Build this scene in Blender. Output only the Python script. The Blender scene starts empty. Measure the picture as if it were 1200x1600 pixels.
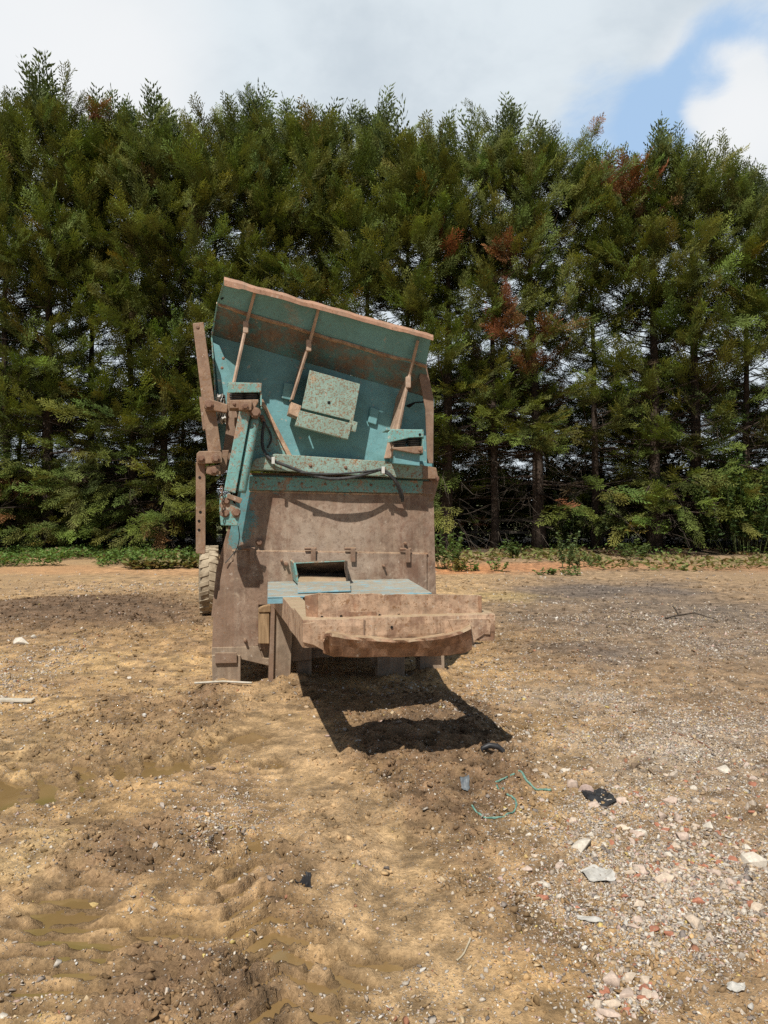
import bpy, bmesh, math, random
import numpy as np
from mathutils import Vector, Matrix
R = math.radians
rng = np.random.default_rng(7)
random.seed(7)
sc = bpy.context.scene
COL = sc.collection

# ------------------------------------------------------------------ camera
CAMH, F, HX, HY = 1.6, 1200.0, 600.0, 785.0     # eye height (m), focal length and horizon point on the 1200x1600 photograph
cd = bpy.data.cameras.new('camera'); cam = bpy.data.objects.new('camera', cd); COL.objects.link(cam)
cd.sensor_fit = 'VERTICAL'; cd.sensor_height = 36; cd.sensor_width = 27; cd.lens = 36 * F / 1600
cd.shift_y = (HY - 800) / 1600.0
cam.location = (0, 0, CAMH); cam.rotation_euler = (R(90), 0, 0)
cd.clip_start = 0.05; cd.clip_end = 5000
sc.camera = cam
sc.view_settings.view_transform = 'Standard'; sc.view_settings.look = 'None'; sc.view_settings.exposure = 0
sc.cycles.max_bounces = 6; sc.cycles.diffuse_bounces = 3; sc.cycles.transparent_max_bounces = 4
sc.cycles.use_denoising = False

def gnd(px, py):
    """spot on level ground seen at a photo pixel -> (X, Y)"""
    Y = CAMH * F / (py - HY); return ((px - HX) / F * Y, Y)

# ------------------------------------------------------------------ tags / objects
def tag(o, label=None, cat=None, group=None, kind=None):
    if label: o['label'] = label
    if cat: o['category'] = cat
    if group: o['group'] = group
    if kind: o['kind'] = kind
    return o
def empty(name, loc, rz=0):
    o = bpy.data.objects.new(name, None); COL.objects.link(o); o.location = loc; o.rotation_euler = (0, 0, rz)
    o.empty_display_size = .2
    return o
def link(name, me, mat=None, parent=None, bevel=0):
    o = bpy.data.objects.new(name, me); COL.objects.link(o)
    if mat is not None: me.materials.append(mat)
    if parent is not None: o.parent = parent
    if bevel:
        m = o.modifiers.new('bevel', 'BEVEL'); m.width = bevel; m.segments = 2; m.limit_method = 'ANGLE'; m.angle_limit = R(35)
    return o
def np_mesh(name, verts, faces, col=None, smooth=False, attrs=None):
    """faces: (n,k) int array"""
    me = bpy.data.meshes.new(name)
    verts = np.asarray(verts, np.float32); faces = np.asarray(faces, np.int32)
    n, k = faces.shape
    me.vertices.add(len(verts)); me.vertices.foreach_set('co', verts.ravel())
    me.loops.add(n * k); me.loops.foreach_set('vertex_index', faces.ravel())
    me.polygons.add(n); me.polygons.foreach_set('loop_start', np.arange(0, n * k, k, dtype=np.int32))
    if smooth: me.polygons.foreach_set('use_smooth', np.ones(n, bool))
    if col is not None:
        c = np.ones((len(verts), 4), np.float32); c[:, :3] = col
        a = me.attributes.new('Col', 'FLOAT_COLOR', 'POINT'); a.data.foreach_set('color', c.ravel())
    for nm, v in (attrs or {}).items():
        a = me.attributes.new(nm, 'FLOAT', 'POINT'); a.data.foreach_set('value', np.asarray(v, np.float32).ravel())
    me.update(calc_edges=True)
    return me

class MB:
    """collects shapes for ONE mesh"""
    def __init__(s): s.v = []; s.f = []
    def add(s, vs, fs):
        b = len(s.v); s.v += [tuple(p) for p in vs]; s.f += [[i + b for i in f] for f in fs]
    def prism(s, front, back):
        n = len(front); 
        s.add(list(front) + list(back), [list(range(n)), [n + i for i in range(n)][::-1]] +
              [[i, i + n, (i + 1) % n + n, (i + 1) % n] for i in range(n)])
    def box(s, a, b):
        (x0, y0, z0), (x1, y1, z1) = a, b
        f = [(x0, y0, z0), (x1, y0, z0), (x1, y0, z1), (x0, y0, z1)]
        s.prism(f, [(x, y1, z) for x, y, z in f])
    def tube(s, pts, rad, n=8, cap=True):
        pts = [Vector(p) for p in pts]; m = len(pts)
        rad = rad if isinstance(rad, (list, tuple)) else [rad] * m
        vs = []; ref = None
        for i, p in enumerate(pts):
            t = (pts[min(i + 1, m - 1)] - pts[max(i - 1, 0)]).normalized()
            if ref is None or abs(ref.dot(t)) > .95: ref = Vector((0, 0, 1)) if abs(t.z) < .9 else Vector((1, 0, 0))
            x = t.cross(ref).normalized(); y = x.cross(t).normalized(); ref = y
            for k in range(n):
                a = 2 * math.pi * k / n; vs.append(p + (x * math.cos(a) + y * math.sin(a)) * rad[i])
        fs = [[i * n + k, i * n + (k + 1) % n, (i + 1) * n + (k + 1) % n, (i + 1) * n + k] for i in range(m - 1) for k in range(n)]
        if cap: fs += [list(range(n))[::-1], [(m - 1) * n + k for k in range(n)]]
        s.add(vs, fs)
    def grid(s, rows):
        m, n = len(rows), len(rows[0])
        s.add([p for r in rows for p in r], [[i * n + j, i * n + j + 1, (i + 1) * n + j + 1, (i + 1) * n + j] for i in range(m - 1) for j in range(n - 1)])
    def build(s, name, mat, parent=None, bevel=0, smooth=False, solid=0):
        me = bpy.data.meshes.new(name); me.from_pydata(s.v, [], s.f)
        bm = bmesh.new(); bm.from_mesh(me); bmesh.ops.recalc_face_normals(bm, faces=bm.faces); bm.to_mesh(me); bm.free()
        if smooth:
            for p in me.polygons: p.use_smooth = True
        o = link(name, me, mat, parent)
        if solid:
            m = o.modifiers.new('solid', 'SOLIDIFY'); m.thickness = solid; m.offset = 1
        if bevel:
            m = o.modifiers.new('bevel', 'BEVEL'); m.width = bevel; m.segments = 2; m.limit_method = 'ANGLE'; m.angle_limit = R(35)
        return o

# ------------------------------------------------------------------ noise
def _hash(ix, iy, s):
    h = (ix.astype(np.int64) * 374761393 + iy.astype(np.int64) * 668265263 + s * 982451653) & 0xffffffff
    h = ((h ^ (h >> 13)) * 1274126177) & 0xffffffff
    return ((h ^ (h >> 16)) & 0xffff).astype(np.float64) / 65535.0
def vnoise(x, y, s=0):
    xi = np.floor(x); yi = np.floor(y); fx = x - xi; fy = y - yi
    fx = fx * fx * fx * (fx * (fx * 6 - 15) + 10); fy = fy * fy * fy * (fy * (fy * 6 - 15) + 10)
    a = _hash(xi, yi, s); b = _hash(xi + 1, yi, s); c = _hash(xi, yi + 1, s); d = _hash(xi + 1, yi + 1, s)
    return (a + (b - a) * fx) * (1 - fy) + (c + (d - c) * fx) * fy
def fbm(x, y, s=0, oct=4, gain=.5):
    v = 0; a = 1; t = 0
    for i in range(oct):
        ca, sa = math.cos(i * 1.1), math.sin(i * 1.1)
        v = v + a * vnoise((x * ca - y * sa) * 2 ** i + 17.3 * i, (x * sa + y * ca) * 2 ** i - 9.1 * i, s + i); t += a; a *= gain
    return v / t
def sstep(a, b, x):
    t = np.clip((x - a) / (b - a), 0, 1); return t * t * (3 - 2 * t)

# ------------------------------------------------------------------ materials
class NT:
    def __init__(s, name):
        s.m = bpy.data.materials.new(name); s.m.use_nodes = True; s.t = s.m.node_tree; s.t.nodes.clear()
        s.out = s.n('ShaderNodeOutputMaterial'); s.p = s.n('ShaderNodeBsdfPrincipled')
        s.l(s.p.outputs[0], s.out.inputs[0]); s.p.inputs['Roughness'].default_value = .8
        s.p.inputs['Specular IOR Level'].default_value = .3
    def n(s, k, **kw):
        o = s.t.nodes.new(k)
        for a, b in kw.items(): setattr(o, a, b)
        return o
    def l(s, a, b): s.t.links.new(a, b)
    def val(s, sock, v):
        if hasattr(v, 'links'): s.l(v, sock)
        else: sock.default_value = v
    def noise(s, vec, scale, detail=4, rough=.55, dist=0):
        n = s.n('ShaderNodeTexNoise'); s.l(vec, n.inputs['Vector']); n.inputs['Scale'].default_value = scale
        n.inputs['Detail'].default_value = detail; n.inputs['Roughness'].default_value = rough; n.inputs['Distortion'].default_value = dist
        return n.outputs[0]
    def ramp(s, v, a, b):
        n = s.n('ShaderNodeMapRange'); n.interpolation_type = 'SMOOTHSTEP'; s.l(v, n.inputs[0]); n.inputs[1].default_value = a; n.inputs[2].default_value = b
        return n.outputs[0]
    def math(s, op, a, b=0.0, clamp=False):
        n = s.n('ShaderNodeMath', operation=op, use_clamp=clamp); s.val(n.inputs[0], a); s.val(n.inputs[1], b); return n.outputs[0]
    def mix(s, f, a, b, mode='MIX'):
        n = s.n('ShaderNodeMix', data_type='RGBA', blend_type=mode); n.clamp_factor = True
        s.val(n.inputs[0], f)
        for i, c in ((6, a), (7, b)):
            if hasattr(c, 'links'): s.l(c, n.inputs[i])
            else: n.inputs[i].default_value = (*c, 1)
        return n.outputs[2]
    def bump(s, h, strength, dist):
        b = s.n('ShaderNodeBump'); b.inputs['Strength'].default_value = strength; b.inputs['Distance'].default_value = dist
        s.l(h, b.inputs['Height']); s.l(b.outputs[0], s.p.inputs['Normal'])

TEAL = (.165, .375, .405); RUST = (.38, .235, .155); SAND = (.40, .30, .19)
def weathered(name, rust=.5, speck=.3, paint=TEAL, rustc=RUST, dust=.5, orange=.3, grad=None, mscale=1.0, blot=.20, spot=None, soft=.04, patch=0, wash=.65, dirt=(.30, .215, .15)):
    """chipped paint over rust, with orange flecks, streaks and dust lying on what faces up"""
    T = NT(name); tc = T.n('ShaderNodeTexCoord').outputs['Object']
    big = T.noise(tc, 2.2 * mscale, 6, .62, .6); med = T.noise(tc, 9 * mscale, 5, .65); fine = T.noise(tc, 70, 4, .7); vf = T.noise(tc, 260, 2, .6)
    st = T.n('ShaderNodeMapping'); st.inputs['Scale'].default_value = (14, 14, 1.1); T.l(tc, st.inputs['Vector'])
    streak = T.noise(st.outputs[0], 1.0, 5, .6)
    pc = T.mix(med, tuple(c * .72 for c in paint), tuple(min(1, c * 1.22) for c in paint))
    rc = T.mix(T.ramp(med, .3, .7), tuple(c * (1 - blot) for c in rustc), tuple(c * (1 + .6 * blot) for c in rustc))
    rc = T.mix(T.math('MULTIPLY', T.ramp(streak, .45, .75), wash), rc, dirt)
    rc = T.mix(T.math('MULTIPLY', T.ramp(T.noise(tc, 5, 6, .7, 1.0), .55, .75), orange), rc, (.30, .10, .035))
    if patch:
        pn = T.math('ADD', T.math('MULTIPLY', T.noise(tc, 5.5, 7, .7, .8), .7), T.math('MULTIPLY', T.noise(st.outputs[0], 1.7, 4, .6), .3))
        rc = T.mix(T.math('MULTIPLY', T.ramp(pn, .49, .60), patch), rc, (.17, .082, .05)); rc = T.mix(T.math('MULTIPLY', T.ramp(pn, .44, .36), patch * .8), rc, (.58, .47, .35))
    m = T.math('ADD', T.math('MULTIPLY', big, .55), T.math('MULTIPLY', med, .45))
    if grad is not None:                         # more rust one way: (axis, from, to, amount)
        sp = T.n('ShaderNodeSeparateXYZ'); T.l(tc, sp.inputs[0])
        nz = T.math('MULTIPLY', T.math('SUBTRACT', T.math('ADD', T.math('MULTIPLY', T.noise(tc, 5, 7, .75), .9), T.math('MULTIPLY', fine, .4)), .65), .85)
        uu = T.math('ADD', sp.outputs[0], nz); zz = T.math('ADD', sp.outputs[2], nz)
        left = T.math('MULTIPLY', T.math('SUBTRACT', 1.0, T.ramp(uu, .23, .29)), T.ramp(zz, 1.20, 1.32))
        m = T.math('SUBTRACT', m, T.math('MAXIMUM', left, T.math('MULTIPLY', T.ramp(zz, 1.73, 1.77), .5)))
    th = 1 - rust
    msk = T.ramp(T.math('ADD', T.math('MULTIPLY', m, .8), T.math('MULTIPLY', fine, .2)), th * .5 + .25 - soft, th * .5 + .25 + soft) if rust not in (0, 1) else None
    c = pc if rust == 0 else rc if rust == 1 else T.mix(msk, pc, rc)
    sm = T.math('MULTIPLY', T.ramp(T.math('ADD', T.math('MULTIPLY', fine, .55), T.math('MULTIPLY', T.noise(tc, 40, 5, .72), .45)), .62 - speck * .25, .66 - speck * .25), .85)
    if speck > 0: c = T.mix(sm, c, T.mix(vf, (.13, .062, .03), (.36, .20, .095)))
    ge = T.n('ShaderNodeNewGeometry'); sn = T.n('ShaderNodeSeparateXYZ'); T.l(ge.outputs['Normal'], sn.inputs[0])
    up = T.math('MULTIPLY', T.ramp(sn.outputs[2], .25, .8), T.ramp(T.noise(tc, 12, 5, .7), .30, .52))
    run = T.n('ShaderNodeMapping'); run.inputs['Scale'].default_value = (34, 34, 1.6); T.l(tc, run.inputs['Vector'])
    rn = T.math('MULTIPLY', T.ramp(T.noise(run.outputs[0], 1.0, 4, .6), .56, .72), T.ramp(big, .35, .6))
    c = T.mix(T.math('MULTIPLY', rn, .42), c, T.mix(med, (.11, .06, .035), (.22, .135, .08)))         # rust and dirt running down
    c = T.mix(T.math('MULTIPLY', up, dust), c, T.mix(fine, (.30, .22, .13), (.48, .37, .24)))
    c = T.mix(T.math('MULTIPLY', T.ramp(T.noise(tc, 19, 5, .7), .635, .67), .6), c, (.55, .48, .40))   # dried splashes
    if spot is not None:
        vd = T.n('ShaderNodeVectorMath', operation='DISTANCE'); T.l(tc, vd.inputs[0]); vd.inputs[1].default_value = spot
        dd = T.math('ADD', vd.outputs['Value'], T.math('MULTIPLY', T.math('SUBTRACT', T.noise(tc, 6, 6, .7, .5), .5), .9))
        c = T.mix(T.math('MULTIPLY', T.math('SUBTRACT', 1.0, T.ramp(dd, .12, .62)), .62), c, T.mix(fine, (.40, .31, .23), (.58, .48, .38)))
        c = T.mix(T.math('MULTIPLY', T.ramp(T.noise(tc, 30, 6, .75), .53, .60), .5), c, (.17, .105, .07))
    pit = T.math('MULTIPLY', T.ramp(T.noise(tc, 42, 6, .8), .56, .66), .55)
    c = T.mix(pit, c, T.mix(.5, c, (.05, .03, .02), 'MULTIPLY'))
    c = T.mix(T.math('MULTIPLY', T.ramp(T.noise(tc, 3.1, 5, .65, .8), .42, .62), .2 + blot * .6), c, (.66, .57, .48), 'MULTIPLY')
    c = T.mix(.45, c, T.mix(vf, tuple([.30] * 3), tuple([1.6] * 3)), 'MULTIPLY')
    T.l(c, T.p.inputs['Base Color'])
    T.l(T.math('ADD', .48, T.math('MULTIPLY', med, .42)), T.p.inputs['Roughness']); T.p.inputs['Specular IOR Level'].default_value = .45
    T.bump(T.math('ADD', T.math('MULTIPLY', fine, .6), T.math('MULTIPLY', T.noise(tc, 4, 3), 5.0)), .55, .004)
    return T.m
def simple(name, a, b, scale=20, rough=.8, bump=.3, dist=.003, detail=5):
    T = NT(name); tc = T.n('ShaderNodeTexCoord').outputs['Object']
    n = T.noise(tc, scale, detail, .65, .3); T.l(T.mix(T.ramp(n, .3, .7), a, b), T.p.inputs['Base Color'])
    T.p.inputs['Roughness'].default_value = rough; T.bump(n, bump, dist)
    return T.m
def attr_mat(name, rough=.85, transl=0, nscale=30, namt=.35, spec=.3, bump=0, wet=False):
    T = NT(name); at = T.n('ShaderNodeAttribute', attribute_name='Col'); tc = T.n('ShaderNodeTexCoord').outputs['Object']
    n = T.noise(tc, nscale, 5, .7)
    c = T.mix(namt, at.outputs['Color'], T.mix(T.ramp(n, .25, .75), (.45, .45, .45), (1.5, 1.5, 1.5)), 'MULTIPLY')
    T.l(c, T.p.inputs['Base Color']); T.p.inputs['Roughness'].default_value = rough; T.p.inputs['Specular IOR Level'].default_value = spec
    if bump: T.bump(n, .5, bump)
    if transl:
        tr = T.n('ShaderNodeBsdfTranslucent'); T.l(T.mix(1.0, c, (1.25, 1.2, .7), 'MULTIPLY'), tr.inputs[0])
        mx = T.n('ShaderNodeMixShader'); mx.inputs[0].default_value = transl
        T.l(T.p.outputs[0], mx.inputs[1]); T.l(tr.outputs[0], mx.inputs[2]); T.l(mx.outputs[0], T.out.inputs[0])
    return T.m

# ------------------------------------------------------------------ light and sky
SUN = Vector((-.19, -.54, .83)).normalized()          # towards the sun
sd = bpy.data.lights.new('sun', 'SUN'); sun = bpy.data.objects.new('sun', sd); COL.objects.link(sun)
sd.energy = 5.3; sd.angle = R(.5); sd.color = (1, .945, .86)
sun.rotation_euler = (-SUN).to_track_quat('-Z', 'Y').to_euler()
w = bpy.data.worlds.new('World'); sc.world = w; w.use_nodes = True
wt = w.node_tree; wt.nodes.clear()
def wn(k, **kw):
    o = wt.nodes.new(k)
    for a, b in kw.items(): setattr(o, a, b)
    return o
wl = wt.links.new
def wmath(op, a, b=0.0, clamp=False):
    n = wn('ShaderNodeMath', operation=op, use_clamp=clamp)
    for i, v in ((0, a), (1, b)):
        if hasattr(v, 'links'): wl(v, n.inputs[i])
        else: n.inputs[i].default_value = v
    return n.outputs[0]
def wramp(v, a, b, c=0.0, d=1.0):
    n = wn('ShaderNodeMapRange', interpolation_type='SMOOTHSTEP'); wl(v, n.inputs[0])
    for i, x in enumerate((a, b, c, d)): n.inputs[i + 1].default_value = x
    return n.outputs[0]
def wmix(f, a, b):
    n = wn('ShaderNodeMix', data_type='RGBA'); n.clamp_result = False
    if hasattr(f, 'links'): wl(f, n.inputs[0])
    else: n.inputs[0].default_value = f
    for i, c in ((6, a), (7, b)):
        if hasattr(c, 'links'): wl(c, n.inputs[i])
        else: n.inputs[i].default_value = (*c, 1)
    return n.outputs[2]
bg = wn('ShaderNodeBackground'); wo = wn('ShaderNodeOutputWorld'); wl(bg.outputs[0], wo.inputs[0]); bg.inputs[1].default_value = .1
sky = wn('ShaderNodeTexSky', sky_type='NISHITA'); sky.sun_disc = False
sky.sun_elevation = math.asin(SUN.z); sky.sun_rotation = math.atan2(SUN.x, SUN.y) % (2 * math.pi)
tcw = wn('ShaderNodeTexCoord').outputs['Generated']
sep = wn('ShaderNodeSeparateXYZ'); wl(tcw, sep.inputs[0])
den = wmath('ADD', wmath('MAXIMUM', sep.outputs[2], 0.0), .22)
cmb = wn('ShaderNodeCombineXYZ'); wl(wmath('DIVIDE', sep.outputs[0], den), cmb.inputs[0]); wl(wmath('DIVIDE', sep.outputs[1], den), cmb.inputs[1])
def wnoise(scale, detail, rough, off=(0, 0, 0), dist=0):
    mp = wn('ShaderNodeMapping'); mp.inputs['Location'].default_value = off; wl(cmb.outputs[0], mp.inputs['Vector'])
    n = wn('ShaderNodeTexNoise'); wl(mp.outputs[0], n.inputs['Vector']); n.inputs['Scale'].default_value = scale
    n.inputs['Detail'].default_value = detail; n.inputs['Roughness'].default_value = rough; n.inputs['Distortion'].default_value = dist
    return n.outputs[0]
def toward(px, py, r0, r1):
    """1 near the sky direction of that photo spot, 0 away from it"""
    d = Vector(((px - HX) / F, 1, (HY - py) / F)).normalized()
    n = wn('ShaderNodeVectorMath', operation='DOT_PRODUCT'); wl(tcw, n.inputs[0]); n.inputs[1].default_value = d
    return wramp(n.outputs['Value'], math.cos(R(r1)), math.cos(R(r0)))
cl = wnoise(1.3, 7, .58, (3.1, 1.7, 0), .3); cl2 = wnoise(6.0, 7, .66, (8.3, 2.2, 0), .4)
dens = wmath('ADD', wmath('MULTIPLY', cl, .5), wmath('MULTIPLY', cl2, .5))
dens = wmath('ADD', dens, wmath('MULTIPLY', wmath('SUBTRACT', wnoise(17, 5, .65, (2.3, 5.1, 0), .6), .5), .16)); north = wramp(sep.outputs[1], -.1, .6)
dens = wmath('ADD', dens, wmath('MULTIPLY', north, .42))
for px, py, r0, r1, am in ((955, 195, .5, 5.5, .42), (1060, 185, .5, 4.5, .40), (1165, 65, .5, 5.0, .42), (1110, 85, .3, 3.0, .22)):
    dens = wmath('SUBTRACT', dens, wmath('MULTIPLY', toward(px, py, r0, r1), am))
for px, py, r0, r1, am in ((1130, 135, .5, 3.2, .42), (1165, 215, .8, 3.0, .45)):
    dens = wmath('ADD', dens, wmath('MULTIPLY', toward(px, py, r0, r1), am))
cover = wramp(dens, .36, .80)
shade = wnoise(1.5, 6, .6, (1.2, 6.4, 0), .5)
shade = wmath('ADD', wmath('MULTIPLY', shade, .55), wmath('MULTIPLY', wnoise(4.2, 5, .6, (4.4, .7, 0), .3), .45))
cc = wmix(wramp(shade, .36, .62), (6.0, 6.75, 7.4), (7.5, 8.2, 8.7))
for px, py, r0, r1, am in ((110, 60, 1, 11, .8), (170, 150, 1, 6, .6), (0, 30, 1, 9, .5), (1130, 150, 1, 6, .8), (1170, 215, .5, 4, .8)):
    cc = wmix(wmath('MULTIPLY', toward(px, py, r0, r1), am), cc, (9.0, 9.15, 9.3))
skyc = wmix(.85, sky.outputs[0], (4.5, 6.5, 9.2))
fin = wmix(cover, skyc, cc)
dim = wmath('ADD', .42, wmath('MULTIPLY', wmath('MULTIPLY', wramp(sep.outputs[1], .15, .75), wramp(sep.outputs[2], .80, .55)), .58))
vm = wn('ShaderNodeVectorMath', operation='SCALE'); wl(fin, vm.inputs[0]); wl(dim, vm.inputs['Scale'])
wl(vm.outputs[0], bg.inputs[0])

# ------------------------------------------------------------------ ground
def axis(core0, core1, step, g, cap, far_lo, far_hi):
    pos = list(np.arange(core0, core1 + 1e-6, step))
    for sgn, far in ((1, far_hi), (-1, far_lo)):
        s = step; p = core1 if sgn > 0 else core0; out = []
        while (p < far if sgn > 0 else p > far):
            s = min(s * g, cap) if abs(p) < 30 else s * 1.3
            p += sgn * s; out.append(p)
        pos = pos + out if sgn > 0 else out[::-1] + pos
    return np.array(pos)
gx = axis(-2.3, 2.6, .0135, 1.014, .10, -900, 900)
gy = axis(1.7, 5.4, .0135, 1.0075, .07, -300, 1500)
GX, GY = np.meshgrid(gx, gy)
stepx = np.gradient(gx)[None, :] * np.ones_like(GY); stepy = np.gradient(gy)[:, None] * np.ones_like(GX)
step = np.maximum(stepx, stepy)
def fade(wl_): return np.clip(1.35 - step * 2.6 / wl_, 0, 1)
def blob(px, py, rx, ry, soft=.6, wob=.35):
    X, Y = gnd(px, py); rX = rx / F * Y; rY = Y * Y / (CAMH * F) * ry
    k = 1 + soft * .3 + wob; out = np.zeros_like(GX)
    i0, i1 = np.searchsorted(gx, (X - rX * k, X + rX * k)); j0, j1 = np.searchsorted(gy, (Y - rY * k, Y + rY * k))
    if i1 <= i0 or j1 <= j0: return out
    ax, ay = GX[j0:j1, i0:i1], GY[j0:j1, i0:i1]
    d = np.sqrt(((ax - X) / rX) ** 2 + ((ay - Y) / rY) ** 2) + (fbm(ax * 2.2 / max(rX, .3), ay * 2.2 / max(rX, .3), int(px + py) % 97, 4) - .5) * 2 * wob
    out[j0:j1, i0:i1] = 1 - sstep(1 - soft, 1 + soft * .3, d); return out
def track(pts, width, period, slant, depth, soft=.25):
    """tyre track along world points: returns (mask, lug)"""
    best = np.full(GX.shape, 1e9); along = np.zeros_like(GX); side = np.zeros_like(GX); acc = 0
    for (x0, y0), (x1, y1) in zip(pts[:-1], pts[1:]):
        dx, dy = x1 - x0, y1 - y0; L = math.hypot(dx, dy)
        t = ((GX - x0) * dx + (GY - y0) * dy) / L; tc_ = np.clip(t, 0, L)
        ox = GX - x0 - dx / L * tc_; oy = GY - y0 - dy / L * tc_
        d = np.hypot(ox, oy); sdv = (ox * dy - oy * dx) / L
        m = d < best; best = np.where(m, d, best); along = np.where(m, acc + tc_, along); side = np.where(m, sdv, side); acc += L
    wob = (fbm(GX * 5, GY * 5, 31, 3) - .5) * .10
    mask = 1 - sstep(width * (.5 - soft * .5), width * (.5 + soft * .5), best + wob)
    ph = (along + slant * np.abs(side) + wob * .6) / period
    lug = np.sin(ph * 2 * np.pi) + (fbm(GX * 11, GY * 11, 37, 3) - .5) * .7
    return mask, sstep(-.16, .16, lug)
big = (fbm(GX * .35, GY * .35, 1, 3) - .5)
H = big * .10 * np.clip((GY - 1) / 6, .35, 1)
med = fbm(GX * 2.3, GY * 2.3, 5, 4); H += (med - .5) * .045 * fade(.4)
c1 = fbm(GX * 9, GY * 9, 11, 4, .55); rid = 1 - np.abs(2 * fbm(GX * 6, GY * 6, 23, 4, .55) - 1)
c2 = fbm(GX * 26, GY * 26, 41, 3, .6)
# zones
P = lambda *p: [gnd(*q) for q in p]
mA, lA = track(P((455, 1640), (440, 1520), (420, 1420), (400, 1330)), .34, .135, .8, 1)
mB, lB = track(P((30, 1640), (120, 1520), (215, 1400), (300, 1300), (365, 1200)), .80, .098, .06, 1)
mC, lC = track(P((-160, 1260), (20, 1225), (150, 1195), (330, 1160)), .75, .20, .3, 1)
mD, lD = track(P((-60, 965), (60, 962), (200, 975), (320, 980)), 1.0, .32, .7, 1)
mE, lE = track(P((430, 1320), (400, 1200), (360, 1110)), .30, .16, .6, 1)
mF, lF = track(P((560, 1640), (530, 1500), (560, 1330), (610, 1240)), .28, .13, .7, 1)
clod = np.clip(blob(680, 1160, 190, 100) + blob(520, 1330, 110, 120) * .9 + blob(230, 1330, 170, 60) * .8 + blob(300, 1540, 180, 90) * .9 + blob(720, 1230, 130, 80) + blob(120, 960, 260, 45) + blob(800, 1010, 150, 40) * .4 + blob(230, 1130, 170, 70) * .6 + blob(430, 1090, 160, 30) * .7 + blob(720, 1420, 140, 60) * .4, 0, 1)
band, _ = track(P((400, 1085), (470, 1190), (545, 1300), (610, 1420), (660, 1560), (680, 1640)), .55, .3, 0, 1, .6)
smooth = np.clip(band * .95 + blob(470, 1210, 70, 130) * .6 + blob(560, 1320, 70, 50) + blob(640, 1480, 140, 110) * .6 + blob(420, 1130, 70, 35) * .8, 0, 1) * (1 - clod * .5)
amp = (.55 + 1.3 * clod) * (1 - .75 * smooth)
H += (c1 - .5) * .024 * amp * fade(.10) + (np.maximum(rid - .62, 0)) * .055 * amp * fade(.13) + (c2 - .5) * .019 * amp * fade(.035)
cr = fbm(GX * 17, GY * 17, 81, 3, .6); H += np.maximum(cr - .52, 0) * .05 * (amp * .8 + .1) * fade(.05)
H += (fbm(GX * 60, GY * 60, 71, 2, .6) - .5) * .010 * (1 - .6 * smooth) * fade(.016)
H += .09 * blob(90, 952, 260, 22, .9) + .06 * blob(30, 985, 200, 14, .8)
H += .03 * clod
base = big * .10
WATER = -.025
def sink(mask, lug, low, high):
    global H
    t = np.where(lug > .5, high, low); t = low + (high - low) * lug
    H = H * (1 - mask) + mask * (t + (H - base) * .8 + (cr - .45) * .035)
n2g = sstep(.35, .65, fbm(GX * 1.7, GY * 1.7, 45, 3))
pud = np.clip(blob(30, 1235, 140, 22, .5) + blob(200, 1200, 110, 14, .5), 0, 1)
sink(mA, lA, -.066, .004); sink(mB * .8 * np.clip(.25 + 1.5 * n2g, 0, 1), lB, -.040, .006); sink(mC, lC, -.036, -.008)
sink(mF * .55 * sstep(3.1, 2.7, GY), lF, -.040, .004)
H -= pud * .030
H = np.where(mD > 0, H + mD * (lD - .5) * .05 * fade(.3), H)
for px, py, rx, ry, dp in ((425, 1490, 60, 60, .035), (520, 1540, 60, 22, .02), (610, 1500, 60, 14, .03), (430, 1575, 40, 22, .02), (240, 1470, 120, 22, .03), (110, 1440, 60, 50, .02), (560, 1290, 50, 24, .02)):
    H -= dp * blob(px, py, rx, ry, .8)
H = np.maximum(H, -.12)
for px, py in ((352, 1072), (440, 1070), (476, 1067), (612, 1064), (676, 1056)):
    H += .055 * blob(px, py, 30, 9, .9, .5) * (.6 + .8 * c1)
under = 0 * sstep(2.3, 1.8, np.abs(GX + .7)) * sstep(6.5, 6.9, GY) * sstep(13, 11, GY)
H = H * (1 - .6 * under)
far = sstep(22, 26, GY); H = H * (1 - far * .5) + far * .05 * 1
H = np.where((np.abs(GX) > 60) | (GY > 60) | (GY < -20), 0.02, H)
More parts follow.
